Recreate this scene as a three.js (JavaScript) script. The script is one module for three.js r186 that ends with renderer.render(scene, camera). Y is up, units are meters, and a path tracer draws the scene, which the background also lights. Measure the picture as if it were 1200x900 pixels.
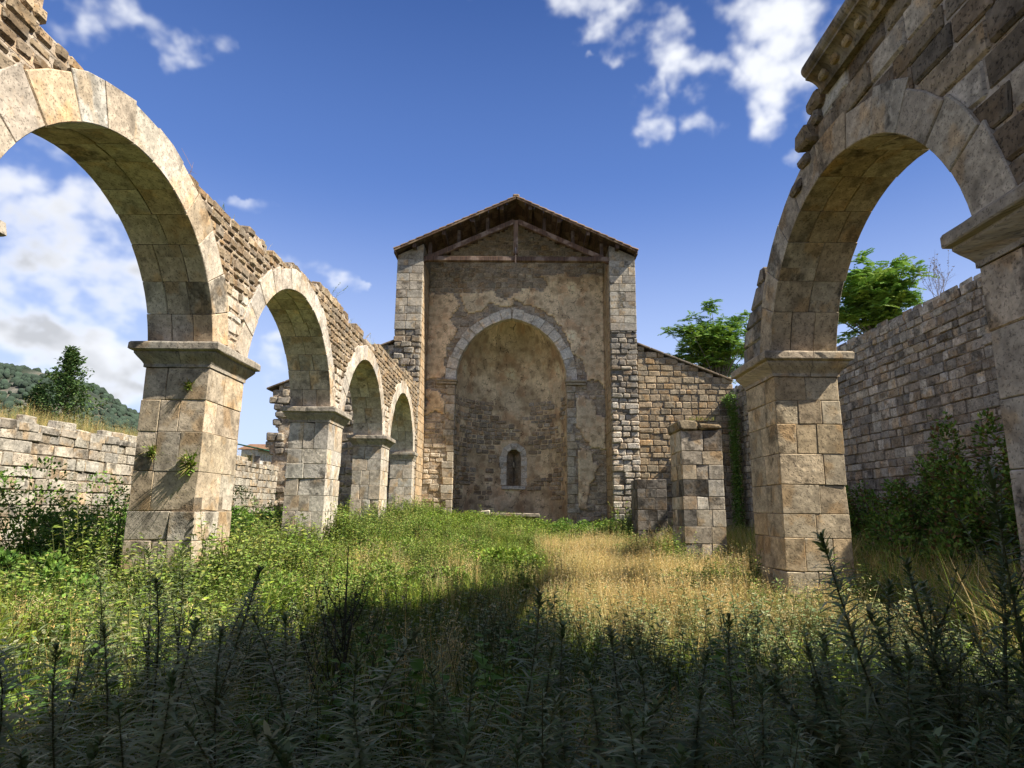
import * as THREE from 'three';
import { mergeGeometries } from 'three/addons/utils/BufferGeometryUtils.js';
import { ImprovedNoise } from 'three/addons/math/ImprovedNoise.js';

// ---------------------------------------------------------------- camera, sky, sun, exposure
const EYE = 1.65;                                     // heights below are given relative to the eye; P() adds EYE
const P = (x, y, d) => new THREE.Vector3(x, y + EYE, -d);   // x right, y relative to the eye, d metres ahead of the camera
const scene = new THREE.Scene();
const camera = new THREE.PerspectiveCamera(61.9, 4 / 3, 0.05, 4000);
camera.position.set(0, EYE, 0);
camera.rotation.order = 'YXZ';
camera.rotation.set(0.1938, 0.015, 0.0117);
camera.updateMatrixWorld();
const FPX = 750.56;
function ray(px, py) {                                // photo pixel (1200 x 900) -> direction (x, y, d)
  const v = new THREE.Vector3((px - 600) / FPX, (450 - py) / FPX, -1).applyEuler(camera.rotation);
  return { x: v.x, y: v.y, d: -v.z };
}
function bp(px, py, { x, y, d }) {                    // photo pixel and the plane it lies on -> [x, y, d]
  const r = ray(px, py);
  const t = x !== undefined ? x / r.x : d !== undefined ? d / r.d : y / r.y;
  return [r.x * t, r.y * t, r.d * t];
}
const renderer = new THREE.WebGLRenderer({ antialias: true });
renderer.setSize(1024, 768);
renderer.toneMapping = THREE.LinearToneMapping;
renderer.toneMappingExposure = 2.15;
renderer.shadowMap.enabled = true;
renderer.shadowMap.type = THREE.PCFSoftShadowMap;

const SUN = new THREE.Vector3(0.855, 1.0, 0.27).normalize();
const sun = new THREE.DirectionalLight(new THREE.Color(1.0, 0.93, 0.82), 5.0);
sun.position.copy(SUN.clone().multiplyScalar(120)).add(new THREE.Vector3(0, 0, -14));
sun.target.position.set(0, 0, -14);
sun.castShadow = true;
sun.shadow.mapSize.set(4096, 4096);
Object.assign(sun.shadow.camera, { left: -45, right: 45, top: 45, bottom: -45, near: 10, far: 260 });
scene.add(sun, sun.target);

// ---------------------------------------------------------------- random numbers and noise
function rngOf(seed) { let a = seed >>> 0; return () => { a |= 0; a = a + 0x6D2B79F5 | 0; let t = Math.imul(a ^ a >>> 15, 1 | a); t = t + Math.imul(t ^ t >>> 7, 61 | t) ^ t; return ((t ^ t >>> 14) >>> 0) / 4294967296; }; }
let R = rngOf(7);
const rr = (a, b) => a + (b - a) * R();
const pick = a => a[Math.floor(R() * a.length)];
const clamp = (v, a = 0, b = 1) => Math.min(b, Math.max(a, v));
const smooth = (a, b, v) => { const t = clamp((v - a) / (b - a)); return t * t * (3 - 2 * t); };
const lerp = (a, b, t) => a + (b - a) * t;
const pn = new ImprovedNoise();
const noise = (x, y, z = 0) => pn.noise(x + 71.3, y + 37.7, z + 11.1);
function fbm(x, y, z, o = 5) { let s = 0, a = 0.5; for (let i = 0; i < o; i++) { s += a * noise(x, y, z); x *= 2.03; y *= 2.03; z *= 2.03; a *= 0.5; } return s; }
const HASH = new Float32Array(65536); { const r = rngOf(99); for (let i = 0; i < 65536; i++) HASH[i] = r(); }
function tile(x, y, p, seed) {                        // periodic value noise, 0..1
  const xi = Math.floor(x), yi = Math.floor(y), fx = x - xi, fy = y - yi;
  const h = (i, j) => HASH[(((i % p + p) % p) * 197 + ((j % p + p) % p) * 5413 + seed * 911) & 65535];
  const u = fx * fx * (3 - 2 * fx), v = fy * fy * (3 - 2 * fy);
  return lerp(lerp(h(xi, yi), h(xi + 1, yi), u), lerp(h(xi, yi + 1), h(xi + 1, yi + 1), u), v);
}
function tfbm(u, v, p, o, seed) { let s = 0, a = 0.5, n = 0; for (let i = 0; i < o; i++) { s += a * tile(u * p, v * p, p, seed + i); n += a; p *= 2; a *= 0.55; } return s / n; }

// ---------------------------------------------------------------- the sky: blue air and clouds
{
  const W = 3072, H = 1536, data = new Float32Array(W * H * 4);
  const inv = camera.matrixWorld.clone().invert(), v = new THREE.Vector3();
  // clouds of the photograph as soft ellipses [px, py, rx, ry, tilt, weight]
  const blobs = [[690, 4, 62, 22, 0, 1], [705, 22, 20, 14, 0.4, .8], [790, 50, 34, 34, 0.3, 1.15], [815, 72, 40, 22, 0.2, 1], [770, 105, 16, 42, 0.35, .8], [770, 155, 22, 18, 0, .85], [822, 152, 16, 22, -.5, .85], [800, 95, 22, 22, 0, .8],
    [920, 25, 52, 34, .3, 1.0], [905, 90, 38, 44, 0, 0.95], [893, 140, 22, 30, 0, .95], [860, 100, 26, 14, 0, .7], [950, 80, 26, 60, 0, .8],
    [95, 18, 24, 48, -.6, .72], [178, 36, 56, 22, .55, 1.0], [208, 66, 26, 16, .9, .9], [45, 165, 60, 24, .3, .6],
    [60, 255, 110, 42, .15, 1.05], [105, 320, 130, 52, .12, 1.2], [25, 210, 50, 20, .1, .8], [140, 365, 80, 24, .1, .9], [0, 330, 60, 60, 0, .9],
    [35, 400, 100, 46, .3, 1.35], [110, 430, 76, 32, .25, 1.25], [20, 455, 150, 30, .1, 1.1], [140, 460, 50, 20, 0, .8],
    [322, 425, 34, 22, 0, .72], [330, 400, 30, 12, -.2, .55], [393, 325, 22, 7, 0, .5], [718, 73, 8, 7, 0, .5]];
  const zen = [0.024, 0.066, 0.225], mid = [0.118, 0.225, 0.555], low = [0.52, 0.63, 0.86];
  const edge = 0.65, fw = new THREE.Vector3(0, 0, -1).applyEuler(camera.rotation);
  const front = (x, y, z) => y > -0.02 && x * fw.x + y * fw.y + z * fw.z > 0.66;   // only what lies ahead needs the fine grain
  for (let j = 0; j < H; j++) {
    const el = ((j + 0.5) / H - 0.5) * Math.PI, y = Math.sin(el), c = Math.cos(el);
    for (let i = 0; i < W; i++) {
      const az = ((i + 0.5) / W - 0.5) * 2 * Math.PI, x = c * Math.cos(az), z = c * Math.sin(az);
      const k = (j * W + i) * 4;
      const e = Math.max(0, el);
      const t1 = smooth(0, 0.52, e), t2 = smooth(0.22, 0.95, e);
      let r = lerp(lerp(low[0], mid[0], t1), zen[0], t2), g = lerp(lerp(low[1], mid[1], t1), zen[1], t2), b = lerp(lerp(low[2], mid[2], t1), zen[2], t2);
      const far0 = front(x, y, z);
      if (!far0 && ((i & 3) || (j & 3))) { const s = ((j & ~3) * W + (i & ~3)) * 4; if (j & ~3) { data[k] = data[s]; data[k + 1] = data[s + 1]; data[k + 2] = data[s + 2]; data[k + 3] = 1; continue; } }
      if (el > -0.02) {
        v.set(x, y, z).transformDirection(inv);
        let m = 0, inF = 0, py = 0;
        if (v.z < -0.2) {
          const px = 600 + FPX * v.x / -v.z; py = 450 - FPX * v.y / -v.z;
          inF = smooth(1500, 1250, Math.abs(px - 600) * 2) * smooth(1300, 1000, Math.abs(py - 450) * 2);
          if (inF > 0) {
            const wx = px + 46 * fbm(px / 60, py / 60, 3, 5), wy = py + 40 * fbm(px / 60, py / 60, 9, 5);
            for (const q of blobs) {
              const dx = wx - q[0], dy = wy - q[1]; if (Math.abs(dx) > 260 || Math.abs(dy) > 200) continue;
              const cs = Math.cos(q[4]), sn = Math.sin(q[4]), a = (dx * cs + dy * sn) / q[2], bb = (-dx * sn + dy * cs) / q[3];
              m = Math.max(m, q[5] * Math.exp(-(a * a + bb * bb) * 0.7));
            }
          }
        }
        let n = 0;
        if (m > 0.03 || inF < 1) n = fbm(x * 9, y * 14, z * 9, 8) + 0.35 * fbm(x * 38, y * 48, z * 38, 4);
        const far = 0.50 + 1.1 * fbm(x * 2.1 + 5, y * 3.4, z * 2.1, 4);
        const cov = lerp(far, m, inF) + (inF > 0.5 ? 1.35 : 1.0) * n;
        let a = Math.pow(smooth(0.28, 1.25, cov), 1.05);
        if (a > 0) {
          const n2 = fbm(x * 9 + 3, y * 14 + 0.35, z * 9, 5);
          const thick = smooth(0.8, 1.55, cov + 0.1) * (inF > 0 ? smooth(170, 300, py) * 0.9 + 0.1 : 0.6);
          let L = lerp(0.80, 0.46, clamp(thick * (1.0 + 1.9 * n2)));
          a *= 0.93;
          r = lerp(r, L * 0.98, a); g = lerp(g, L, a); b = lerp(b, L * 1.04, a);
        }
      }
      data[k] = r * edge; data[k + 1] = g * edge; data[k + 2] = b * edge; data[k + 3] = 1;
    }
  }
  const sky = new THREE.DataTexture(data, W, H, THREE.RGBAFormat, THREE.FloatType);
  sky.mapping = THREE.EquirectangularReflectionMapping; sky.magFilter = THREE.LinearFilter; sky.minFilter = THREE.LinearFilter;
  sky.wrapS = THREE.RepeatWrapping; sky.colorSpace = THREE.LinearSRGBColorSpace; sky.needsUpdate = true;
  scene.background = sky; scene.environment = sky;
  scene.backgroundIntensity = 1; scene.environmentIntensity = 1;
}

// ---------------------------------------------------------------- materials (all procedural)
function dataTex(size, fn, srgb) {
  const a = new Uint8Array(size * size * 4);
  for (let j = 0; j < size; j++) for (let i = 0; i < size; i++) {
    const c = fn((i + 0.5) / size, (j + 0.5) / size), k = (j * size + i) * 4;
    a[k] = clamp(c[0]) * 255; a[k + 1] = clamp(c[1]) * 255; a[k + 2] = clamp(c[2]) * 255; a[k + 3] = 255;
  }
  const t = new THREE.DataTexture(a, size, size, THREE.RGBAFormat);
  t.wrapS = t.wrapT = THREE.RepeatWrapping; t.magFilter = THREE.LinearFilter; t.minFilter = THREE.LinearMipmapLinearFilter; t.generateMipmaps = true;
  if (srgb) t.colorSpace = THREE.SRGBColorSpace;
  t.needsUpdate = true; return t;
}
const mul = (c, k) => [c[0] * k, c[1] * k, c[2] * k];
const mixc = (a, b, t) => [lerp(a[0], b[0], t), lerp(a[1], b[1], t), lerp(a[2], b[2], t)];
function stoneMap(size, seed, ochre, lichen, pits, pf = 20) {
  const hgt = new Float32Array(size * size);
  const map = dataTex(size, (u, v) => {
    const big = tfbm(u, v, 3, 4, seed), fine = tfbm(u, v, 24, 4, seed + 20), st = tfbm(u, v, 4, 5, seed + 40), li = tfbm(u, v, 5, 6, seed + 60);
    const pit = smooth(0.60, 0.74, tfbm(u, v, pf, 3, seed + 80));
    let c = [0.90, 0.88, 0.85]; c = mul(c, 0.76 + 0.34 * big); c = mul(c, 0.78 + 0.42 * fine);
    c = mixc(c, [c[0] * 1.02, c[1] * 0.80, c[2] * 0.52], ochre * 0.8 * smooth(0.48, 0.66, st));
    const lk = smooth(0.53, 0.70, li); if (lk > 0) c = mixc(c, [0.26, 0.25, 0.235], lichen * 0.72 * lk * (0.45 + 0.75 * tfbm(u, v, 40, 2, seed + 70)));
    c = mixc(c, mul(c, 0.42), pits * pit);
    hgt[Math.floor(v * size) * size + Math.floor(u * size)] = 0.42 * big + 0.42 * fine + 0.3 * (1 - pits * pit) - 0.1;
    return c;
  }, true);
  const bump = dataTex(size, (u, v) => { const h = hgt[Math.floor(v * size) * size + Math.floor(u * size)]; return [h, h, h]; });
  return { map, bump };
}
const TX = { ashlar: stoneMap(1024, 1, 0.34, 0.42, 0.4, 90), tuff: stoneMap(1024, 5, 0.34, 0.30, 0.5, 60), lichen: stoneMap(512, 9, 0.4, 0.8, 0.4, 80) };
const stoneMat = (name, t, bump, rough = 0.94) => { const m = new THREE.MeshStandardMaterial({ name, map: t.map, bumpMap: t.bump, bumpScale: bump, roughness: rough, vertexColors: true }); m.specularIntensity = 0.3; return m; };
const M = {
  ashlar: stoneMat('limestone', TX.ashlar, 0.012),
  tuff: stoneMat('tuff_rubble', TX.tuff, 0.03),
  lichen: stoneMat('lichened_stone', TX.lichen, 0.02),
};
{
  const hs = new Float32Array(1024 * 1024);
  const map = dataTex(1024, (u, v) => {
    const a = tfbm(u, v, 3, 5, 201), b = tfbm(u, v, 8, 6, 211), f = tfbm(u, v, 40, 4, 221), s = tfbm(u * 1, v, 5, 4, 231);
    const crack = Math.abs(tfbm(u, v, 6, 5, 241) - 0.5);
    let c = [0.97, 0.92, 0.83]; c = mul(c, 0.80 + 0.34 * a); c = mul(c, 0.86 + 0.28 * f);
    c = mixc(c, [0.74, 0.54, 0.40], 0.35 * smooth(0.50, 0.78, s));
    c = mixc(c, [0.58, 0.51, 0.43], 0.45 * smooth(0.46, 0.72, b));
    c = mixc(c, mul(c, 0.5), smooth(0.012, 0.003, crack));
    hs[Math.floor(v * 1024) * 1024 + Math.floor(u * 1024)] = 0.5 * a + 0.3 * b + 0.25 * f - 0.25 * smooth(0.012, 0.003, crack);
    return c;
  }, true);
  const bump = dataTex(1024, (u, v) => { const h = hs[Math.floor(v * 1024) * 1024 + Math.floor(u * 1024)]; return [h, h, h]; });
  M.plaster = new THREE.MeshStandardMaterial({ name: 'old_plaster', map, bumpMap: bump, bumpScale: 0.03, roughness: 0.95, vertexColors: true });
  M.mortar = new THREE.MeshStandardMaterial({ name: 'rubble_mortar', map: TX.tuff.map, bumpMap: TX.tuff.bump, bumpScale: 0.04, roughness: 1, color: new THREE.Color().setRGB(0.27, 0.23, 0.175) });
  const wmap = dataTex(512, (u, v) => { const g = tfbm(u * 1, v, 4, 3, 301), s = tile(u * 64, v * 3, 64, 305), s2 = tile(u * 160, v * 6, 160, 306); let c = [0.62, 0.52, 0.44]; c = mul(c, 0.5 + 0.4 * s + 0.25 * s2); return mixc(c, [0.85, 0.82, 0.78], 0.7 * smooth(0.55, 0.7, g)); }, true);
  M.wood = new THREE.MeshStandardMaterial({ name: 'weathered_timber', map: wmap, bumpMap: wmap, bumpScale: 0.01, roughness: 0.85, vertexColors: true });
  const emap = dataTex(512, (u, v) => { const a = tfbm(u, v, 6, 6, 401), b = tfbm(u, v, 14, 4, 411); return mixc([0.30, 0.24, 0.16], [0.27, 0.31, 0.13], smooth(0.42, 0.6, a)).map(x => x * (0.7 + 0.6 * b)); }, true);
  M.earth = new THREE.MeshStandardMaterial({ name: 'earth', map: emap, bumpMap: emap, bumpScale: 0.05, roughness: 1 });
  M.paleMortar = M.mortar.clone(); M.paleMortar.name = 'pale_mortar'; M.paleMortar.color.setRGB(0.60, 0.52, 0.42);
  M.tile = stoneMat('clay_roof_tile', TX.tuff, 0.012);
}
const leafMat = (name, rough = 0.7, tr = 0.38) => new THREE.MeshPhysicalMaterial({ name, vertexColors: true, side: THREE.DoubleSide, roughness: rough, transmission: tr, thickness: 0, ior: 1.3, specularIntensity: 0.35 });
M.leaf = leafMat('green_leaf'); M.dry = leafMat('dry_blade', 0.8, 0.3); M.weed = leafMat('grey_green_leaf', 0.5, 0.4); M.ivy = leafMat('dark_leaf', 0.65, 0.2);
M.bark = new THREE.MeshStandardMaterial({ name: 'bark', map: TX.tuff.map, bumpMap: TX.tuff.bump, bumpScale: 0.01, roughness: 0.95, color: new THREE.Color().setRGB(0.10, 0.08, 0.06) });

// ---------------------------------------------------------------- scene-graph helpers
const used = {};
function numbered(n) { if (!(n in used)) { used[n] = 0; return n; } used[n]++; return `${n}_${String(used[n]).padStart(3, '0')}`; }
function shade(o) { o.castShadow = true; o.receiveShadow = true; return o; }
function thing(name, label, category, pos, group) {
  const o = new THREE.Group(); o.name = numbered(name); scene.add(o);
  if (pos) o.position.copy(pos);
  o.userData = { label, category }; if (group) o.userData.group = group;
  return o;
}
function part(name, parent) { const o = new THREE.Group(); o.name = name; parent.add(o); return o; }
function mesh(name, geo, mat, parent, kind) { const o = shade(new THREE.Mesh(geo, mat)); o.name = name; (parent || scene).add(o); if (kind) o.userData.kind = kind; return o; }
function structure(name, geo, mat, label) { const o = mesh(name, geo, mat, null, 'structure'); o.userData.label = label; o.userData.category = name; return o; }

// ---------------------------------------------------------------- a bevelled six-sided block from its 8 corners
// corner order: index = a + 2b + 4c with a along u, b along height, c along depth
const EDGES = [[0, 1], [2, 3], [4, 5], [6, 7], [0, 2], [1, 3], [4, 6], [5, 7], [0, 4], [1, 5], [2, 6], [3, 7]];
function hexa(c, bevel, tint, texScale = 1.6) {
  const pos = [], uv = [], col = [], nor = [];
  const mid = new THREE.Vector3(); for (const p of c) mid.addScaledVector(p, 1 / 8);
  const ou = R() * 9, ov = R() * 9, ab = new THREE.Vector3(), ac = new THREE.Vector3(), n = new THREE.Vector3(), m = new THREE.Vector3();
  // inset corner i on the face normal to axis ax
  const nb = (i, ax) => i ^ (1 << ax);
  const ins = {};
  for (let i = 0; i < 8; i++) for (let ax = 0; ax < 3; ax++) {
    const p = c[i].clone();
    for (let k = 0; k < 3; k++) if (k !== ax) { const e = c[nb(i, k)].clone().sub(c[i]), L = e.length(); p.addScaledVector(e, Math.min(bevel, L * 0.35) / (L || 1)); }
    ins[i * 3 + ax] = p;
  }
  const tri = (p, q, r) => {
    ab.subVectors(q, p); ac.subVectors(r, p); n.crossVectors(ab, ac); if (n.lengthSq() < 1e-14) return;
    m.copy(p).add(q).add(r).multiplyScalar(1 / 3).sub(mid);
    if (n.dot(m) < 0) { const t = q; q = r; r = t; n.negate(); }
    n.normalize();
    const ax = Math.abs(n.x), ay = Math.abs(n.y), az = Math.abs(n.z);
    for (const w of [p, q, r]) {
      pos.push(w.x, w.y, w.z); nor.push(n.x, n.y, n.z); col.push(tint[0], tint[1], tint[2]);
      if (ax >= ay && ax >= az) uv.push(w.z / texScale + ou, w.y / texScale + ov); else if (ay >= az) uv.push(w.x / texScale + ou, w.z / texScale + ov); else uv.push(w.x / texScale + ou, w.y / texScale + ov);
    }
  };
  const quad = (p, q, r, s) => { tri(p, q, r); tri(p, r, s); };
  for (let ax = 0; ax < 3; ax++) { const o1 = 1 << ((ax + 1) % 3), o2 = 1 << ((ax + 2) % 3); for (const s of [0, 1 << ax]) quad(ins[s * 3 + ax], ins[(s | o1) * 3 + ax], ins[(s | o1 | o2) * 3 + ax], ins[(s | o2) * 3 + ax]); }
  for (const [a, b] of EDGES) { const k = Math.log2(a ^ b), f1 = (k + 1) % 3, f2 = (k + 2) % 3; quad(ins[a * 3 + f1], ins[b * 3 + f1], ins[b * 3 + f2], ins[a * 3 + f2]); }
  for (let i = 0; i < 8; i++) tri(ins[i * 3], ins[i * 3 + 1], ins[i * 3 + 2]);
  const g = new THREE.BufferGeometry();
  g.setAttribute('position', new THREE.Float32BufferAttribute(pos, 3)); g.setAttribute('normal', new THREE.Float32BufferAttribute(nor, 3));
  g.setAttribute('uv', new THREE.Float32BufferAttribute(uv, 2)); g.setAttribute('color', new THREE.Float32BufferAttribute(col, 3));
  return g;
}
function boxCorners(x0, x1, y0, y1, d0, d1, j = 0) { const o = []; for (const d of [d0, d1]) for (const y of [y0, y1]) for (const x of [x0, x1]) o.push(P(x + rr(-j, j), y + rr(-j, j), d + rr(-j, j))); return o; }
const block = (x0, x1, y0, y1, d0, d1, bevel, tint, j = 0) => hexa(boxCorners(x0, x1, y0, y1, d0, d1, j), bevel, tint);
const vary = (c, k = 0.12) => { const s = 1 + rr(-k, k), w = rr(-0.04, 0.04); return [c[0] * s * (1 + w), c[1] * s, c[2] * s * (1 - w)]; };
// stones of one surface: up to max as pieces of their own (those nearest the camera), the rest joined
function lay(list, mat, parent, name = 'stone', max = 300) {
  const eye = new THREE.Vector3(0, EYE, 0);
  list.sort((a, b) => a.key - b.key);
  list.slice(0, max).forEach(s => mesh(name, s.geo, s.mat || mat, parent));
  const rest = list.slice(max);
  if (rest.length) { const byMat = new Map(); for (const s of rest) { const k = s.mat || mat; if (!byMat.has(k)) byMat.set(k, []); byMat.get(k).push(s.geo); } for (const [k, gs] of byMat) mesh(`${name}_far`, mergeGeometries(gs), k, parent, 'stuff'); }
}
// courses of stones on a wall face. face 'x': plane x = at, u = d; face 'd': plane d = at, u = x. out: direction of the open side along that axis
function courses({ face, at, out, v0, v1, h, l, depth = 0.18, proud = [0.0, 0.03], joint = 0.012, bevel = 0.018, jit = 0.008, tint, spans, keep, mat }) {
  const list = []; let y = v0, row = 0;
  while (y < v1 - 0.05) {
    let y1 = Math.min(v1, y + rr(h[0], h[1])); if (v1 - y1 < h[0] * 0.5) y1 = v1;
    for (const [a0, a1, b0, b1] of spans(y, y1)) {
      const s = Math.max(a0, a1), e = Math.min(b0, b1); let u = Math.min(a0, a1), first = true; const end = Math.max(b0, b1);
      if (end - u < 0.06) continue;
      while (u < end - 0.02) {
        let w = rr(l[0], l[1]), u1 = u + w; if (first) u1 = Math.max(u1, s + 0.08); if (u1 > e - l[0] * 0.6) u1 = end;
        const last = u1 >= end, um = (u + u1) / 2, ym = (y + y1) / 2;
        if (!keep || keep(um, ym, u1 - u)) {
          const l0 = first ? a0 : u, l1 = first ? a1 : u, r0 = last ? b0 : u1, r1 = last ? b1 : u1, g = joint / 2;
          const o = at + out * rr(proud[0], proud[1]), i = at - out * depth, c = [];
          for (const k of [o, i]) for (const [yy, lo, hi] of [[y + g, l0, r0], [y1 - g, l1, r1]]) for (const q of [lo + g, hi - g]) {
            const ju = rr(-jit, jit), jv = rr(-jit, jit), jo = rr(-jit, jit) * 0.6;
            c.push(face === 'x' ? P(k + jo, yy + jv, q + ju) : P(q + ju, yy + jv, k + jo));
          }
          const t = tint(um, ym); const geo = hexa(c, bevel * rr(0.7, 1.4), t.c || t);
          list.push({ geo, mat: t.m, key: face === 'x' ? um - (u1 - u) * 3 : Math.hypot(at, um) - (u1 - u) * 3 });
        }
        u = u1; first = false;
      }
    }
    y = y1; row++;
  }
  return list;
}

// ---------------------------------------------------------------- ground
const XL = -4.846, XR = 3.978, CAPB = 2.11, CAPT = 2.50, PW = 1.0;
const BWL = -11.2, BWR = 9.8, END = 29.4;
function ground(x, d) {                               // relative to the eye
  const n = 0.10 * noise(x * 0.35, d * 0.35, 2) + 0.04 * noise(x * 1.3, d * 1.3, 5);
  const side = smooth(2.5, -3, x);
  let y = -1.66 + smooth(7, 27, d) * lerp(0.22, 0.62, side) + n;
  y += smooth(26.5, 29, d) * smooth(-6, -4.6, x) * smooth(5.4, 4, x) * 0.12;
  const outL = smooth(BWL - 0.4, BWL - 0.8, x), outR = smooth(BWR + 0.4, BWR + 0.9, x), outE = smooth(END + 6.5, END + 9, d);
  y = lerp(y, 1.62 + n + 0.055 * Math.max(0, -x - 12) * smooth(200, 20, -x - 12) + 1.2 * smooth(12, 40, -x), outL);
  y = lerp(y, 0.6 + n, outR); y = lerp(y, lerp(y, 0.8 + n, 1 - outL), outE);
  if (x > BWL - 0.6 && d < -9) y = -1.66 + n;
  return y;
}
{
  const xs = [], ds = [], axis = (a, lo, hi, near, step) => { for (let v = lo; v <= hi;) { a.push(v); const far = Math.max(0, Math.abs(v - near[0]) - near[1]); v += step + far * 0.12; } };
  const half = (lim, c, w, s) => { const a = []; for (let v = c; v < lim;) { a.push(v); v += s + Math.max(0, v - c - w) * 0.14; } a.push(lim); return a; };
  half(1500, 0, 14, 0.35).forEach(v => { xs.push(v); if (v) xs.unshift(-v); });
  half(1600, 14, 22, 0.4).forEach(v => ds.push(v)); half(600, 0, 20, 0.4).slice(1).forEach(v => ds.unshift(14 - v));
  const pos = [], uv = [], idx = [];
  for (const d of ds) for (const x of xs) { pos.push(x, ground(x, d) + EYE, -d); uv.push(x / 2.5, d / 2.5); }
  const n = xs.length; for (let j = 0; j < ds.length - 1; j++) for (let i = 0; i < n - 1; i++) { const a = j * n + i; idx.push(a, a + 1, a + n + 1, a, a + n + 1, a + n); }
  const g = new THREE.BufferGeometry(); g.setAttribute('position', new THREE.Float32BufferAttribute(pos, 3)); g.setAttribute('uv', new THREE.Float32BufferAttribute(uv, 2)); g.setIndex(idx); g.computeVertexNormals();
  structure('ground', g, M.earth, 'overgrown earth floor inside and around the ruined church');
}

// ---------------------------------------------------------------- arcades
const WARM = [[0.66, 0.58, 0.46], [0.69, 0.62, 0.51], [0.63, 0.53, 0.39], [0.60, 0.53, 0.43], [0.71, 0.65, 0.55], [0.57, 0.51, 0.42]];
const PALE = [[0.72, 0.66, 0.57], [0.75, 0.70, 0.61], [0.68, 0.60, 0.49], [0.64, 0.59, 0.52]];
const BROWN = [[0.34, 0.27, 0.19], [0.40, 0.32, 0.22], [0.30, 0.25, 0.19], [0.45, 0.37, 0.26], [0.27, 0.22, 0.16]];
const GREY = [[0.36, 0.33, 0.29], [0.42, 0.39, 0.34], [0.30, 0.28, 0.25], [0.47, 0.43, 0.36], [0.38, 0.33, 0.27]];
function pier(parent, x0, x1, d0, d1, y0, y1, pal, opt = {}) {
  const o = part('pier', parent); let y = y0, k = 0;
  const hh = opt.h || [0.40, 0.62];
  while (y < y1 - 0.02) {
    let t = Math.min(y1, y + rr(hh[0], hh[1])); if (y1 - t < 0.22) t = y1;
    const sx = [x0, lerp(x0, x1, rr(0.32, 0.68)), x1], n2 = R() < 0.45;
    if (n2) sx.splice(1, 1, lerp(x0, x1, rr(0.28, 0.4)), lerp(x0, x1, rr(0.6, 0.72)));
    for (let i = 0; i < sx.length - 1; i++) {
      const sd = [d0, lerp(d0, d1, rr(0.3, 0.7)), d1];
      for (let j = 0; j < 2; j++) {
        const p = rr(-0.003, 0.009), g = 0.0025, X0 = sx[i] + (i ? g : -p), X1 = sx[i + 1] - (i < sx.length - 2 ? g : -p), D0 = sd[j] + (j ? g : -p), D1 = sd[j + 1] - (j < 1 ? g : -p);
        if (opt.drop && opt.drop(y, i, j)) continue;
        const tt = opt.tint ? opt.tint(y, i, j) : { c: vary(pick(pal), 0.1) };
        const cs = boxCorners(X0, X1, y + g, t - g, D0, D1, 0.004); if (R() < 0.3) { const m = cs.reduce((a, b) => a.add(b), new THREE.Vector3()).multiplyScalar(1 / 8), z = Math.floor(R() * 8); cs[z].lerp(m, rr(0.05, 0.14)); }   // some corners are chipped
        mesh('stone', hexa(cs, rr(0.004, 0.014), tt.c, 1.5), tt.m || (R() < 0.15 ? M.lichen : M.ashlar), o);
      }
    }
    y = t; k++;
  }
  mesh('mortar_core', block(x0 + 0.03, x1 - 0.03, y0, y1 - 0.02, d0 + 0.03, d1 - 0.03, 0.01, [1, 1, 1]), M.mortar, o);
  return o;
}
const CAPP = [[0.0, 0], [0.025, 0.0], [0.025, 0.05], [0.05, 0.09], [0.10, 0.15], [0.135, 0.20], [0.135, 0.23], [0.19, 0.245], [0.20, 0.26], [0.20, 0.35], [0.185, 0.375], [0.0, 0.39]];
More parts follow.
